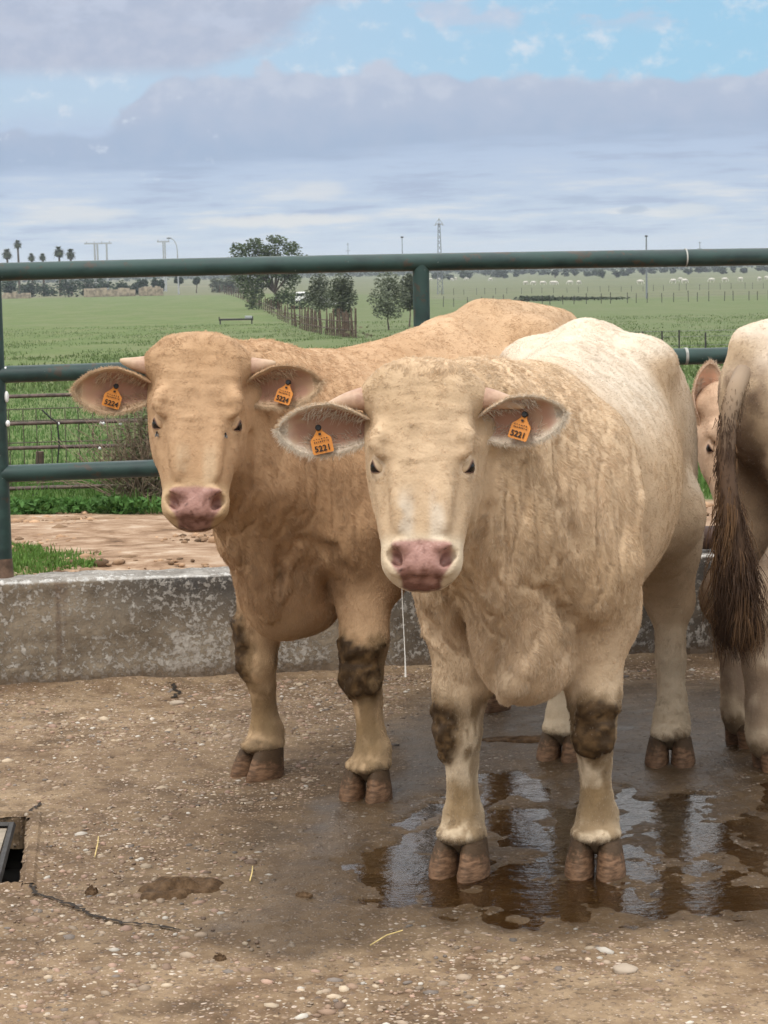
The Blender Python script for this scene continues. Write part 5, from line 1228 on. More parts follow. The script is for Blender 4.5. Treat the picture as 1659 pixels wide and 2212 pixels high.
    wp = np.stack([V[:, 0] * 30 + 2.4 * fbm(V * 6, 2), V[:, 1] * 30, V[:, 2] * 2.6], -1); wr = fbm(wp, 3) - .5; wr2 = np.abs(fbm(wp * .55 + 9, 2) - .5)
    nk2 = nk * sp.get('wrinkle', 1.0) * (.55 + .9 * sstep(V[:, 0], .66, .82))
    ridge = np.exp(-(wr2 / .045) ** 2)
    disp = nk2 * (wr * .011 - ridge * .0065) + (fbm(V * 4.5, 2) - .5) * .009 * (1 - inhead) + (fbm(V * 26, 2) - .5) * .0016
    fw = np.stack([hS * 42 + 70 * hl * hl - 5 * np.abs(hl), hl * 8, hS * 0], -1); disp += inhead * sstep(hS, .30, .2) * sstep(hS, .0, .05) * (fbm(fw, 3) - .5) * .0135 * sstep(hn, .02, .06)
    V = V + NR * disp[:, None]
    # ---------------- colours (dirt, coat marks; darker nostrils, mouth line and eye creases)
    base = np.array(sp['coat']); pale = np.array(sp['pale']); deep = np.array(sp['deep'])
    nz = fbm(V * 5 + sp['seed'], 4); nz2 = fbm(V * 17 + 5, 4)
    C = base + (deep - base) * (sstep(nz, .42, .68) * .45)[:, None]
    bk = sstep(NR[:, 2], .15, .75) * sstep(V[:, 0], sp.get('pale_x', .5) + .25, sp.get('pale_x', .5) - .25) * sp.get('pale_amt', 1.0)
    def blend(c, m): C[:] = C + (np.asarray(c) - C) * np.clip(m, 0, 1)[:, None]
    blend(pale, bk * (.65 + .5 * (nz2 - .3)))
    blend(pale * np.array((.97, .92, .82)), sstep(V[:, 2], .62, .30) * .75 * (1 - inhead)); blend(deep, sstep(V[:, 2], .70, .60) * sstep(V[:, 2], .50, .58) * (np.abs(V[:, 0]) < .5) * .5)
    rump = sstep(V[:, 0], -.30, -.62) * sstep(V[:, 2], .55, .75); blend(pale, rump * sp.get('rump_pale', .5))
    if sp.get('dirt_rump'):
        blend((.235, .165, .115), sstep(V[:, 0], -.45, -.76) * sstep(V[:, 2], 1.29, 1.18) * sstep(nz2 * .5 + nz * .5, .33, .52) * .92)
        blend((.085, .05, .03), sstep(np.abs(V[:, 1] - .0), .13, .04) * sstep(V[:, 0], -.74, -.84) * sstep(V[:, 2], 1.16, 1.0) * .8)
        blend((.42, .30, .19), sstep(V[:, 2], .95, .7) * sstep(nz, .4, .6) * .5)
    # head markings
    blend(base * .98, inhead * .55); blend(deep * .95, inhead * sstep(hS, .20, .05) * .35 * nz2 * 2)
    blend(pale, inhead * sstep(np.abs(np.abs(hl) - .036), .028, .006) * sstep(hS, .27, .34) * sstep(nz2, .38, .56) * .75)
    mz = inhead * sstep(hS, .375, .415) ; blend(pale * np.array((.97, .93, .84)), mz * (.62 + .5 * (nz2 - .3)))
    padL = .067 - .024 * sstep(hS, .455, .50); pad = inhead * sstep(np.abs(hl), padL + .006, padL - .004) * sstep(hS, .398 + np.abs(hl) * .10, .410 + np.abs(hl) * .10) * sstep(hn, .004 - .034 * sstep(hS, .455, .492), .018 - .030 * sstep(hS, .455, .492))
    blend(np.array(sp.get('nose', (.37, .208, .172))) * (.82 + .4 * nz2[:, None]), pad)
    blend((.155, .070, .052), pad * np.clip(sstep(hS, .452, .492) * .85 * sstep(fbm(V * 45, 3), .30, .55) + .55 * sstep(fbm(V * 70 + 9, 3), .52, .70), 0, 1))
    nost = np.zeros(len(V))
    for s in (-1, 1):
        nost = np.maximum(nost, gauss(np.stack([hS, hl, hn], -1), (.446, s * .058, .040), (.024, .018, .024)))
    blend((.10, .038, .034), sstep(nost, .45, .85) * .92)
    fl_ = sstep(fbm(np.stack([hS * 110, hl * 110, hn * 110 + 4], -1), 2), .80, .86) * pad; blend((.03, .015, .012), fl_ * .9)
    lipd = inhead * sstep(np.abs(hn + .014), .010, .003) * sstep(hS, .455, .475); blend((.12, .06, .05), lipd * .7)
    for s in (-1, 1):
        ey = gauss(np.stack([hS, hl, hn], -1), (.226, s * .118, .033), (.020, .026, .022)); blend((.17, .10, .085), sstep(ey, .40, .75) * .85); blend(pale, (ey > .05) * (ey < .4) * .25)
        td = gauss(np.stack([hS, hl, hn], -1), (.262, s * .098, .062), (.022, .012, .02)); blend((.25, .16, .11), sstep(td, .45, .9) * .55)
    # mud on knees and feet
    mudm = np.zeros(len(V)); halo = np.zeros(len(V)); rough = np.full(len(V), .78)
    for kx in ('fl', 'fr'):
        hx, hy = L((*sp[kx], 0))[:2] if sp.get('world', True) else sp[kx]
        side = 1 if kx == 'fl' else -1; kn = np.array([hx * .55 + .62 * .45 + .012, hy * .75 + side * .165 * .25, .37])
        mx, my, mzz, rr, zh = sp.get('mud', {}).get(kx, (.07, 0, -.01, .075, .085))
        e = ((np.abs(V[:, 0] - kn[0] - mx) / .085) ** 3 + (np.abs(V[:, 1] - kn[1] - my - .12 * (V[:, 2] - kn[2])) / rr) ** 3 + (np.abs(V[:, 2] - kn[2] - mzz) / zh) ** 4.5) ** (1 / 3)
        halo = np.maximum(halo, sstep(e + (nz2 - .5) * 1.3 + (fbm(V * np.array([40, 40, 9]), 3) - .5) * 1.0, 1.65, 1.0))
        mudm = np.maximum(mudm, sstep(e + (nz2 - .5) * .9 + (fbm(V * 60, 2) - .5) * .35, 1.04, .90))
        st_ = sstep(np.abs(V[:, 2] - .185 + .05 * (nz2 - .5)), .075, .03) * (np.hypot(V[:, 0] - hx, V[:, 1] - hy) < .13) * sstep(V[:, 0] - hx, -.05, .03); blend((.235, .150, .066), st_ * sstep(nz2, .26, .46) * .95)
    smear = np.zeros(len(V))
    for kx in ('fl', 'fr'):
        hx, hy = L((*sp[kx], 0))[:2] if sp.get('world', True) else sp[kx]
        d2 = np.hypot(V[:, 0] - hx, V[:, 1] - hy); zz_ = V[:, 2]
        smear = np.maximum(smear, (d2 < .2) * sstep(V[:, 0] - hx, -.07, .04) * sstep(zz_, .50, .42) * sstep(fbm(V * np.array([34, 34, 9]) + sp['seed'] * 3, 4), .42, .56))
    blend((.18, .115, .055), halo * .75); blend((.19, .122, .058), smear * .85)
    bl_ = sstep(fbm(V * 4.2 + 70 + sp['seed'], 3), .58, .72) * (1 - inhead) * sstep(V[:, 2], 1.05, .7); blend(deep * .82, bl_ * .18)
    C[:] = C + ((np.array((.040, .022, .009)) + np.array((.080, .048, .021)) * sstep(fbm(V * np.array([60, 60, 110]) + 8, 3), .46, .68)[:, None]) - C) * (mudm * .97)[:, None]
    low = sstep(V[:, 2] + (nz2 - .5) * .10 + (fbm(V * np.array([60, 60, 12]), 2) - .5) * .05, .108, .078) * (V[:, 2] < .2); blend((.115, .070, .036), low * .93)
    lowx = sstep(V[:, 2] + (nz2 - .5) * .12, .30, .12) * .30; blend((.34, .25, .15), lowx)
    pdn = np.abs(vnoise(V * 260) - .5); V = V + NR * (pad * (pdn - .2) * .0034)[:, None]
    V = V + NR * (mudm * (.010 + .026 * (fbm(V * 44, 3) - .42)))[:, None]
    C *= (.92 + .16 * fbm(V * 11 + 3, 3))[:, None]
    rough = rough - .48 * pad; rough = np.where(mudm > .5, .6, rough)
    body = mesh_obj('body', V, F, HIDE, root, cols={'col': np.clip(C, 0, 1), 'gloss': rough})
    NR = normals(V, F)
    # ---------------- ears, horns, eyes, tags
    coatR, coatD, coatN, coatL, coatC, coatK = [], [], [], [], [], []
    for es in sp['ears']:
        s = es['side']; bpos = H(.125, s * .105, -.045); ax_ = unit(LD(es['axis'])); op = LD(es['open']); up_ = unit(np.cross(ax_, op)); up_ = up_ if up_[2] > 0 else -up_; op = unit(np.cross(up_, ax_)); op = op if op @ LD((0, -1, 0)) > 0 else -op
        le, he = es.get('len', .215), es.get('h', .125)
        inn, out, nn, U, T = ear(bpos, ax_, up_, op, le, he, es.get('droop', 0)); nu, nv = inn.shape[:2]; idx = np.arange(nu * nv).reshape(nu, nv)
        EV = np.concatenate([inn.reshape(-1, 3), out.reshape(-1, 3)]); f1 = np.stack([idx[:-1, :-1], idx[1:, :-1], idx[1:, 1:], idx[:-1, 1:]], -1).reshape(-1, 4); f2 = f1[:, ::-1] + nu * nv; ed = []
        for a_, b_ in ((idx[:, 0], None), (idx[:, -1], None)): ed.append(np.stack([a_[:-1], a_[1:], a_[1:] + nu * nv, a_[:-1] + nu * nv], -1))
        ed.append(np.stack([idx[-1, :-1], idx[-1, 1:], idx[-1, 1:] + nu * nv, idx[-1, :-1] + nu * nv], -1)); EF = np.concatenate([f1, f2] + ed)
        vn = fbm(EV * 22, 3); pink = np.array(es.get('pink', (.40, .225, .155))); TT = np.broadcast_to(T, (nu, nv)).ravel(); UU = np.broadcast_to(U, (nu, nv)).ravel()
        ci = pink[None] * (.75 + .5 * vn[:nu * nv, None]); ci = ci + (pale - ci) * (sstep(np.abs(TT), .62, .95) * .8 + sstep(UU, .80, .97) * .6).clip(0, 1)[:, None]; ci = ci + (base * .8 - ci) * (sstep(fbm(EV[:nu * nv] * 60, 3), .45, .65) * sstep(UU, .35, .8) * .5)[:, None]
        co = np.broadcast_to(base * .97, (nu * nv, 3)); eo = mesh_obj('ear', EV, EF, EARSKIN, root, cols={'col': np.concatenate([ci, co])})
        # ear hair: coat on the back, fringe on the rim, long wisps inside
        m_ = es.get('hair', 9000); Wt = np.concatenate([np.zeros(nu * nv), np.ones(nu * nv)]); q_, W_ = scatter(EV, f2, Wt, m_, rng); rp = interp(EV, f2, q_, W_); rn = np.repeat(-nn.reshape(-1, 3), 1, 0); rnn = interp(np.concatenate([rn, rn]), f2, q_, W_)
        d = ax_ * .75 + rnn * .35 + rng.normal(0, .18, (m_, 3)); ln = rng.uniform(.006, .012, m_); coatR.append(rp); coatD.append(d); coatN.append(rnn); coatL.append(ln); coatC.append(np.broadcast_to(base, (m_, 3)) * rng.uniform(.85, 1.12, (m_, 1))); coatK.append(rng.normal(0, .15, (m_, 3)))
        k_ = es.get('fringe', 6500); iu = rng.uniform(.12, 1, k_); sd = np.where(rng.random(k_) < .5, -1.0, 1.0); tipm = rng.random(k_) < .18; iu = np.where(tipm, rng.uniform(.9, 1, k_), iu); tv = np.where(tipm, rng.uniform(-1, 1, k_), sd * rng.uniform(.80, 1, k_))
        ui = iu * (nu - 1); vi = (tv + 1) / 2 * (nv - 1); i0 = np.clip(ui.astype(int), 0, nu - 2); j0 = np.clip(vi.astype(int), 0, nv - 2); fu, fv = (ui - i0)[:, None], (vi - j0)[:, None]
        rp = inn[i0, j0] * (1 - fu) * (1 - fv) + inn[i0 + 1, j0] * fu * (1 - fv) + inn[i0, j0 + 1] * (1 - fu) * fv + inn[i0 + 1, j0 + 1] * fu * fv
        d = up_ * (np.sign(tv) * .75)[:, None] * (1 - .7 * tipm[:, None]) + ax_ * (.45 + .5 * tipm[:, None]) + op * rng.uniform(-.1, .45, (k_, 1)) + rng.normal(0, .25, (k_, 3))
        low_ = tv < 0; ln = rng.uniform(.004, .012, k_) * np.where(low_, 1.3, .7); coatR.append(rp); coatD.append(d); coatN.append(np.broadcast_to(op, (k_, 3))); coatL.append(ln); coatC.append(np.broadcast_to(pale * 1.02, (k_, 3)) * rng.uniform(.85, 1.1, (k_, 1))); coatK.append(rng.normal(0, .3, (k_, 3)))
        w2 = 420; iu = rng.uniform(.15, .75, w2); tv = rng.uniform(.35, .9, w2) * np.where(rng.random(w2) < .65, 1, -1); i0 = (iu * (nu - 1)).astype(int); j0 = np.clip(((tv + 1) / 2 * (nv - 1)).astype(int), 0, nv - 1); rp = inn[i0, j0]
        d = -up_ * np.sign(tv)[:, None] * .55 + ax_ * .6 + op * .45 + rng.normal(0, .2, (w2, 3)); coatR.append(rp); coatD.append(d); coatN.append(np.broadcast_to(op, (w2, 3))); coatL.append(rng.uniform(.008, .022, w2)); coatC.append(np.broadcast_to(pale * .92, (w2, 3)) * rng.uniform(.8, 1.1, (w2, 1))); coatK.append(rng.normal(0, .25, (w2, 3)))
        if es.get('tag'):
            u_t, v_t = es.get('tag_at', (.42, .12)); p_ = inn[int(u_t * (nu - 1)), int((v_t + 1) / 2 * (nv - 1))] + op * .020
            dn = unit(LD(es.get('tag_down', (0.2, -.1, -1)))); fr = unit(LD(es.get('tag_front', (0, -1, .1)))); fr = unit(fr - dn * (fr @ dn)); rt = unit(np.cross(-dn, fr)); 
            ear_tag(eo, p_, rt, dn, fr, es['tag'], es.get('tag_s', .86))
    for hn_ in sp.get('horns', ()):
        s = hn_['side']; b0 = H(.055, s * .105, -.012); tip = b0 + LD(hn_['to']); mid = (b0 + tip) / 2 + LD(hn_.get('bow', (0, 0, .012))); mb = MB(); pts, rd = [], []
        for t in np.linspace(0, 1, 11): pts.append((1 - t) ** 2 * b0 + 2 * t * (1 - t) * mid + t * t * tip); rd.append(hn_.get('r', .030) * (1 - .80 * t ** 1.5) if t < .99 else .004)
        mb.tube(pts, rd, 14); tipv = np.repeat(np.linspace(0, 1, 11) ** 2, 14); ho = mesh_obj('horn', mb.v, mb.f, HORN, root, cols={'tip': tipv})
    for s in (-1, 1):
        c = H(.228, s * .1005, .029); r_ = .0195 * hs; mb = MB(); mb.ball((0, 0, 0), r_, 20, 14); e = mb.build('eye', EYE_M, root); e.location = tuple(c)
        # lids: a shell round the ball with an almond opening, corners on the line from the temple to the nose
        outd = unit(Lt * s * .90 + Nn * .42 + A * .05); along_ = unit(A * .72 + Nn * .55 - Lt * s * .25); along_ = unit(along_ - outd * (along_ @ outd)); upd = unit(np.cross(outd, along_)); upd = upd if upd @ A < 0 else -upd
        v, fc, nt, npz = [], [], 19, 9
        for sg, opn in ((1, .45), (-1, .56)):
            b0 = len(v)
            for i in range(nt):
                th = math.pi * (i + .5) / nt; st_ = math.sin(th)
                for j in range(npz):
                    ph = opn * st_ ** 1.6 * sg + sg * (1.75 - opn * st_ ** 1.6) * (j / (npz - 1)); rr = r_ * (1.045 + .06 * math.sin(min(j, 3) / 3 * math.pi * .5) + (0.05 if sg > 0 else 0))
                    if j == 0: rr = r_ * 1.02
                    v.append(along_ * math.cos(th) * rr + (outd * math.cos(ph) + upd * math.sin(ph)) * st_ * rr)
            fc += [(b0 + i * npz + j, b0 + i * npz + j + 1, b0 + (i + 1) * npz + j + 1, b0 + (i + 1) * npz + j) for i in range(nt - 1) for j in range(npz - 1)]
        lidc = np.broadcast_to(base * .80, (len(v), 3)).copy(); lidc[::npz] = (.045, .027, .022); lidc[1::npz] = (.17, .10, .078)
        mesh_obj('eyelid', v, np.array(fc), EARSKIN, e, cols={'col': lidc})
    for kx in ('fl', 'fr', 'hl', 'hr'):
        hx, hy = L((*sp[kx], 0))[:2] if sp.get('world', True) else sp[kx]
        cloven_hoof('hoof', root, (hx + (.012 if kx[0] == 'f' else .008), hy, sp.get('hoof_z', 0.0)), R(sp.get('hoof_yaw', {}).get(kx, 0)), 1.0, .068)
    if sp.get('switch'):
        Yt = 6.30; pts = [L(at(u, v, Yt + dy)) for u, v, dy in ((1604, 806, .20), (1588, 846, .09), (1574, 900, .04), (1566, 1000, .01), (1574, 1090, -.03), (1586, 1190, -.03), (1593, 1270, -.02), (1594, 1335, 0))]
        mb = MB(); mb.tube(pts, [.026, .027, .026, .026, .030, .040, .040, .010], 12); vv = np.array(mb.v); vv += (fbm(vv * np.array([40, 40, 9]), 3)[:, None] - .5) * .02
        tz_ = sstep(vv[:, 2], 1.16, 1.04)[:, None]; cl = np.array((.27, .195, .13)) * (1 - tz_) + np.array((.085, .050, .030)) * tz_
        to = mesh_obj('tail', vv, mb.f, EARSKIN, root, cols={'col': cl})
        n_ = 14000; t_ = rng.random(n_) ** .7; P_ = np.array(pts); ii = t_ * (len(pts) - 1.02); i0 = ii.astype(int); fr_ = (ii - i0)[:, None]; rp = P_[i0] * (1 - fr_) + P_[np.minimum(i0 + 1, len(pts) - 1)] * fr_
        lowt = sstep(t_, .45, .8)[:, None]; off = rng.normal(0, 1, (n_, 3)) * (.011 + .012 * lowt); off[:, 2] *= .4; rp = rp + off; clump = np.stack([fbm(rp * 45 + 11 * k, 2) for k in range(3)], -1) - .5
        d_ = np.array([0, 0, -1.0]) + off * 6 * (.4 + lowt) + clump * .7; ln_ = (.03 + .085 * lowt[:, 0]) * rng.uniform(.6, 1.2, n_); g_ = -off * 9 * lowt + clump * .55
        tone_ = fbm(rp * np.array([30, 30, 6]) + 4, 3)[:, None]; up_t = sstep(t_, .30, .12)[:, None]; cl = np.array((.060, .033, .019)) + (np.array((.165, .092, .045)) - np.array((.075, .043, .026))) * sstep(tone_, .45, .68); cl = cl * (1 - up_t) + np.array((.22, .155, .10)) * up_t
        strands('tail_switch', rp, d_, None, ln_, np.clip(cl * rng.uniform(.75, 1.2, (n_, 1)), 0, 1), np.full(n_, .0011), to, 5, g_)
    # ---------------- coat of short hair
    cnt = sp['hair']
    if cnt:
        lenm = .0085 + .0055 * nk * sstep(V[:, 0], .5, .85) - .0015 * sstep(V[:, 2], .55, .40); lenm = lenm * (1 - inhead) + inhead * (.0058 + .0042 * sstep(hS, .07, .0) - .0025 * sstep(hS, .33, .40))
        lenm = lenm * (1 + .5 * sstep(fbm(V * 3.2 + 40, 2), .5, .7) * (1 - inhead) * sstep(V[:, 2], .9, .6)); lenm *= (1 - .35 * mudm)
        dens = np.ones(len(V)) * np.where(V[:, 2] < .50, 1.2, 1.0); dens = dens + 1.2 * inhead; dens *= (1 - .80 * mudm) * (1 - pad * .995) * (1 - sstep(nost, .15, .4)) * (1 - .30 * mudm)
        for s in (-1, 1): dens *= 1 - sstep(gauss(np.stack([hS, hl, hn], -1), (.228, s * .118, .036), (.012, .014, .010)), .5, .8)
        dens *= sstep(V[:, 2], .066, .082)
        dens *= (.35 + .65 * sstep((NR @ LD(unit((0, -1, .35)))), -.45, .0)) if sp.get('view', True) else 1
        # flow: back along the trunk and down, outwards and down on the face
        flow = np.zeros_like(V); flow[:, 0] = -.75; flow[:, 2] = -.55; leg = sstep(V[:, 2], .72, .55)[:, None]; flow = flow * (1 - leg) + np.array([-.12, 0, -1.0]) * leg
        nkf = nk[:, None]; flow = flow * (1 - .6 * nkf) + np.array([-.35, 0, -.95]) * .6 * nkf
        hf = (A[None] * (.55 - 1.0 * sstep(hS, .30, .38)[:, None] * .6) + Lt[None] * np.sign(hl)[:, None] * sstep(np.abs(hl), .0, .08)[:, None] * .8 - Nn[None] * .1); topk = sstep(hS, .07, -.01)[:, None]
        hf = hf * (1 - topk) + (-A[None] * .5 - Nn[None] * .5) * topk
        flow = flow * (1 - inhead[:, None]) + hf * inhead[:, None]
        w1 = np.stack([fbm(V * np.array([19, 19, 6.5]) + 31 * k, 3) for k in range(3)], -1) - .5; w2 = np.stack([fbm(V * 38 + 57 * k, 2) for k in range(3)], -1) - .5
        wav = sp.get('wave', 1.0) * (.30 + .55 * np.clip(nk * sstep(V[:, 0], .62, .90) + .3 * inhead, 0, 1))[:, None]; flow = flow + (w1 * np.array([2.9, 2.9, 1.2]) + w2 * 1.5) * wav
        flow = flow - NR * (flow * NR).sum(1, keepdims=True); flow /= np.linalg.norm(flow, axis=1, keepdims=True) + 1e-9
        q_, W_ = scatter(V, F, dens, cnt, rng); rp = interp(V, F, q_, W_); rn = interp(NR, F, q_, W_); fl2 = interp(flow, F, q_, W_); ll = interp(lenm, F, q_, W_) * rng.uniform(.65, 1.25, cnt)
        cc = interp(C, F, q_, W_); tone = .87 + .26 * fbm(rp * np.array([40, 40, 10]) + 7, 3)[:, None]; cc = cc * tone * rng.uniform(.90, 1.10, (cnt, 1)); cc = cc + (pale - cc) * (rng.random((cnt, 1)) < .10) * .35
        lift = (.16 + .34 * fbm(rp * 22 + 60, 2))[:, None]; d = fl2 * .9 + rn * lift + rng.normal(0, .10, (cnt, 3)); cu = -rn * .22 + rng.normal(0, .10, (cnt, 3)) + (np.stack([fbm(rp * 60 + 13 * k, 2) for k in range(3)], -1) - .5) * .9
        coatR.append(rp - rn * .001); coatD.append(d); coatN.append(rn); coatL.append(ll); coatC.append(cc); coatK.append(cu)
        Rr, Dd, Ll, Cc, Kk = [np.concatenate(q) for q in (coatR, coatD, coatL, coatC, coatK)]
        strands('coat', Rr, Dd, None, Ll, np.clip(Cc, 0, 1), np.full(len(Rr), sp.get('hair_r', .00062)), root, 4, Kk)
    return root, dict(H=H, L=L, LD=LD, body=body, V=V)

TORSO = [(-.985, 0, 1.18, 1.00, .06), (-.95, 0, 1.235, .95, .12), (-.86, 0, 1.285, .86, .185), (-.70, 0, 1.320, .76, .222), (-.50, 0, 1.335, .67, .250), (-.30, 0, 1.330, .61, .290), (-.05, 0, 1.305, .575, .318), (.18, 0, 1.28, .560, .308), (.40, 0, 1.275, .585, .265), (.60, 0, 1.27, .62, .238), (.78, 0, 1.225, .62, .190), (.92, 0, 1.15, .66, .135), (1.0, 0, 1.05, .74, .06)]
def frame_of(front, hd):
    """origin and yaw from the middle of the front hooves and a heading"""
    hd = unit(np.array([*hd, 0.0]))[:2]; o = np.asarray(front) - hd * .64; return (float(o[0]), float(o[1])), math.atan2(hd[1], hd[0])
CREAM = dict(coat=(.575, .420, .272), pale=(.67, .585, .475), deep=(.43, .290, .162)); TAN = dict(coat=(.500, .325, .190), pale=(.565, .42, .275), deep=(.36, .212, .105))
def build_cattle():
    A_ = dict(fr=(.181, 5.50), fl=(.525, 5.475), hl=(.872, 6.66), hr=(.545, 6.76))
    o, y = frame_of((.353, 5.49), (-.25, -.968))
    front = dict(name='bull', seed=1, origin=o, yaw=y, label='cream young bull in front standing at the puddle with orange ear tags 5221', poll=(.098, 5.06, 1.298), muzzle=(.082, 4.905, .828), lat=(1, -.03, 0.02), torso=TORSO, torso_w=1.285, hip_z=1.345, **A_, **CREAM,
        grooves=[([(1222, 1420), (1224, 1340), (1195, 1285), (1130, 1262)], [.016, .022, .014, .006]), ([(893, 1300), (935, 1365), (985, 1425), (1000, 1470)], [.008, .014, .014, .008]), ([(1062, 985), (1052, 1100), (1012, 1215)], [.008, .014, .010]),
                  ([(1205, 960), (1215, 1090), (1250, 1190)], [.005, .009, .005]), ([(1075, 1340), (1068, 1420), (1060, 1480)], [.008, .013, .008]), ([(1130, 1000), (1135, 1110)], [.005, .009])],
        brisket_x=.78, brisket_y=.015, folds=[([(955, 1300), (985, 1380), (1015, 1440), (1040, 1482)], [.012, .030, .036, .030]), ([(1165, 1395), (1135, 1440), (1108, 1478), (1095, 1500)], [.010, .020, .026, .022]), ([(890, 1300), (925, 1365), (975, 1420)], [.010, .016, .014]), ([(1110, 1130), (1090, 1250), (1075, 1330)], [.006, .014, .006]), ([(1365, 960), (1378, 1080), (1370, 1180)], [.006, .016, .006])],
        mud=dict(fr=(.055, -.040, .0, .040, .085), fl=(.07, .010, .012, .056, .080)), hoof_yaw=dict(fr=-8, fl=4, hl=4, hr=-4), hoof_z=-.004, hair=620000, pale_x=.42, rump_pale=.55,
        ears=[dict(side=-1, axis=(-1, -.16, .05), open=(-.05, -1, -.22), len=.232, h=.128, tag='5221', tag_at=(.61, .08), tag_down=(.20, -.06, -1), tag_front=(.05, -1, .05)),
              dict(side=1, axis=(1, -.20, .20), open=(.10, -1, -.20), len=.225, h=.120, tag='5221', tag_at=(.62, .20), tag_down=(-.34, -.10, -1), tag_front=(-.55, -1, .05))],
        horns=[dict(side=-1, to=(-.125, -.01, -.018), r=.031), dict(side=1, to=(.130, -.01, -.022), r=.031)])
    B_ = dict(fr=(-.391, 6.605), fl=(-.062, 6.305), hl=(.62, 7.28), hr=(.36, 7.55))
    o, y = frame_of((-.226, 6.45), (-.57, -.82))
    left = dict(name='bull', seed=2, origin=o, yaw=y, label='tan young bull with orange ear tag 5224 standing behind the cream one', poll=(-.495, 5.99, 1.343), muzzle=(-.508, 5.835, .865), lat=(1, .10, .015), wrinkle=.55, torso=[(x, a, b + .045 * (x < .1) * min(1, (.1 - x) / .3), c, d_ * (.80 if x < -.4 else 1)) for x, a, b, c, d_ in TORSO], torso_w=1.30, hip_z=1.395, **B_, **TAN,
        grooves=[([(735, 1300), (738, 1240), (715, 1190), (650, 1165)], [.016, .022, .016, .006]), ([(540, 940), (530, 1050), (490, 1130)], [.008, .014, .010]), ([(600, 1190), (598, 1250), (596, 1310)], [.008, .013, .008])], muzzle_w=.93,
        brisket_x=.76, brisket_y=-.02, folds=[([(548, 1150), (560, 1230), (575, 1290), (580, 1322)], [.012, .030, .036, .026]), ([(620, 1210), (615, 1260), (600, 1300)], [.012, .018, .012]), ([(655, 1150), (650, 1180), (640, 1210)], [.006, .012, .006])],
        mud=dict(fr=(.05, -.045, .02, .042, .11), fl=(.07, .0, .01, .075, .095)), hoof_yaw=dict(fr=-8, fl=22, hl=0, hr=0), hair=430000, pale_x=.0, pale_amt=.35, rump_pale=.2,
        ears=[dict(side=-1, axis=(-1, -.18, .08), open=(-.05, -1, -.20), len=.228, h=.130, tag='5224', tag_at=(.53, .12), tag_down=(-.32, -.06, -1), tag_front=(.25, -1, .05)),
              dict(side=1, axis=(1, -.12, .16), open=(.10, -1, -.12), len=.232, h=.120, tag='5224', tag_at=(.64, .16), tag_down=(-.35, -.10, -1), tag_front=(-.5, -1, .05))],
        horns=[dict(side=-1, to=(-.108, .0, .016), r=.031, bow=(0, 0, -.010)), dict(side=1, to=(.105, .0, .010), r=.031, bow=(0, 0, -.004))])
    # rear view on the right: heads away to the right
    hd = unit((.93, .37, 0))[:2]; ln = np.array([-hd[1], hd[0]]); hr = np.array([1.165, 6.53]); hl = hr + ln * .32 + hd * .10; mid = hr + ln * .15; org = mid + hd * .83 + (.035, 0)
    Wp = lambda x, yy: tuple(org + hd * x + ln * yy)
    TR = [(x + (.06 if x < -.6 else 0), a, b + .02, c, d_ * (.84 if x < -.4 else .97)) for x, a, b, c, d_ in TORSO]
    right = dict(name='bull', seed=3, origin=tuple(org), yaw=math.atan2(hd[1], hd[0]), label='pale bull seen from behind at the right edge, with a dirty brown tail', poll=(*Wp(1.2, 0), 1.30), muzzle=(*Wp(1.42, 0), .86), lat=(ln[0] * 1, ln[1] * 1, 0), torso=TR, torso_w=1.29, hip_z=1.37, fr=Wp(.62, -.17), fl=Wp(.66, .17), hr=tuple(hr), hl=tuple(hl),
        coat=(.50, .375, .245), pale=(.64, .54, .44), deep=(.40, .28, .17), hair=260000, pale_x=.6, rump_pale=.12, dirt_rump=True, tail=[(-.80, 0, 1.23), (-.90, -.01, 1.17)], fine=.012, switch=True, pin=.09, th_w=.86, hip_w=.16, hoof_yaw=dict(hr=-12),
        ears=[dict(side=-1, axis=(hd[1], -hd[0], .1), open=(*hd, -.2), hair=2500, fringe=800), dict(side=1, axis=(-hd[1], hd[0], .1), open=(*hd, -.2), hair=2500, fringe=800)], horns=[])
    hb = unit((-.90, -.436, 0))[:2]; lb = np.array([-hb[1], hb[0]]); ob = np.array([1.25, 7.74]) - hb * 1.13; Wb = lambda x, yy: tuple(ob + hb * x + lb * yy)
    behind = dict(name='bull', seed=4, origin=tuple(ob), yaw=math.atan2(hb[1], hb[0]), label='pinkish cream bull mostly hidden behind the others by the wall, one ear pricked up', poll=(1.25, 7.76, 1.085), muzzle=(1.25, 7.60, .63), lat=(1, .05, 0), torso=TORSO, torso_w=1.24, hip_z=1.30, fr=Wb(.64, -.17), fl=Wb(.62, .17), hr=Wb(-.66, -.17), hl=Wb(-.66, .17), neck_base=(.58, 0, .95),
        coat=(.58, .41, .285), pale=(.68, .54, .42), deep=(.50, .33, .22), hair=110000, fine=.010, coarse=.016, hair_r=.0010, ears=[dict(side=-1, axis=(.06, -.10, 1), open=(.25, -1, .05), len=.225, h=.115, hair=4000, fringe=1500, pink=(.60, .36, .25)), dict(side=1, axis=(1, -.1, .25), open=(0, -1, 0), hair=2500, fringe=900)], horns=[])
    out = {}
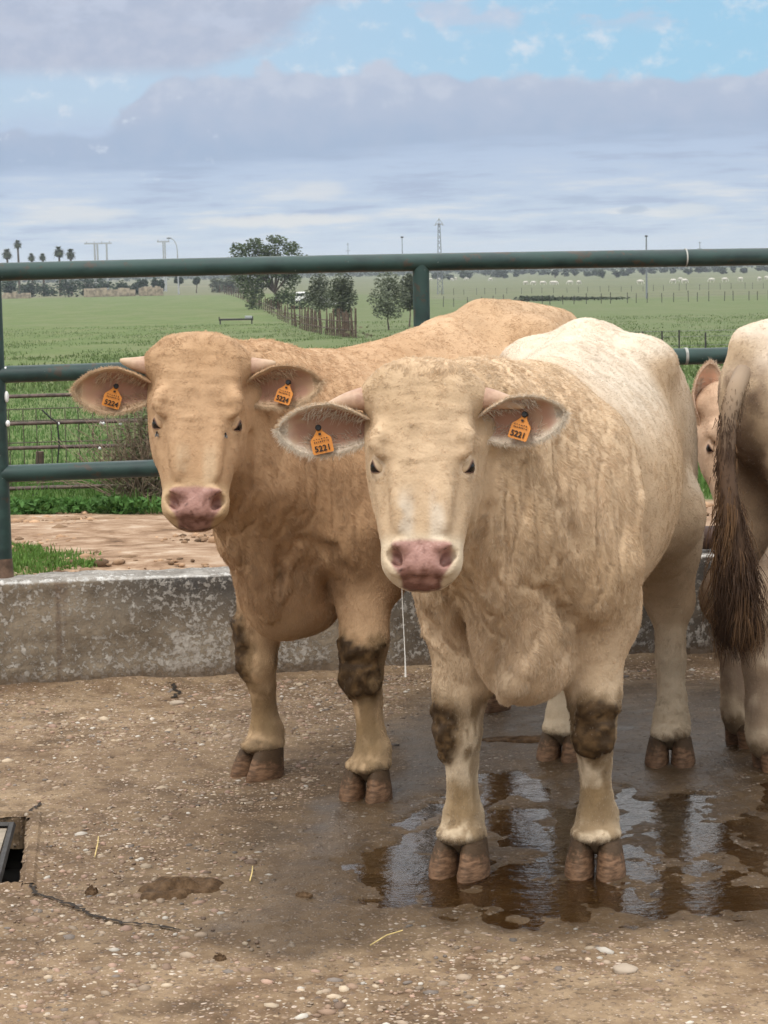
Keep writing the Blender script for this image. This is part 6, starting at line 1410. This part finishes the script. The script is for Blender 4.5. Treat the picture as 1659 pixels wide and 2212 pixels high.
    for k, sp_ in (('front', front), ('left', left), ('right', right), ('behind', behind)):
        if k in SKIP: continue
        out[k] = build_steer(sp_)
    return out
SKIP = ()
CATTLE = build_cattle()
def build_drool():
    root, q = CATTLE['front']; m = bpy.data.materials.new('saliva'); m.use_nodes = True; n = N(m.node_tree); b = m.node_tree.nodes['Principled BSDF']
    b.inputs['Base Color'].default_value = (.85, .83, .78, 1); b.inputs['Roughness'].default_value = .12; b.inputs['Alpha'].default_value = .5
    mb = MB(); pts = [q['L'](at(u, v, Y)) for u, v, Y in ((868, 1256, 4.93), (869, 1300, 4.94), (872, 1360, 4.95), (875, 1420, 4.95), (876, 1462, 4.95))]
    mb.tube(pts, [.0022, .0012, .0011, .0014, .0024], 6); mb.build('drool', m, root)
def build_flies():
    m = plain('fly_black', (.012, .011, .010), .4, .3); wm = plain('fly_wing', (.16, .15, .14), .3, .2)
    root, q = CATTLE['left']; M_ = root.matrix_basis; V = q['V']; yaw = root.rotation_euler.z; ca, sa = math.cos(yaw), math.sin(yaw)
    Wv = np.stack([V[:, 0] * ca - V[:, 1] * sa + root.location.x, V[:, 0] * sa + V[:, 1] * ca + root.location.y, V[:, 2]], -1)
    for u, v, lab in ((330, 938, 'black fly below the eye of the tan bull, on the side of the gate'), (497, 939, 'black fly below the eye of the tan bull, on the side of the neck')):
        d = ray(u, v); t = Wv[:, 1]; P = np.array([0, 0, EYE]) + d[None] * t[:, None]; e = np.linalg.norm(P - Wv, axis=1); e = np.where(e < .012, Wv[:, 1] - 100, e); p = Wv[np.argmin(e)]
        f = empty('fly', (p[0], p[1] - .006, p[2]), 0, lab, 'fly', 'flies on the tan bull'); mb = MB(); mb.ball((0, 0, 0), (.0028, .0030, .0052), 8, 6); mb.ball((0, -.001, .0058), .0024, 8, 6); mb.build('body', m, f)
        for s in (-1, 1):
            mb = MB(); mb.ball((s * .0028, -.0028, -.0035), (.0022, .0006, .0048), 8, 5); mb.build('wing', wm, f)
build_drool(); build_flies()
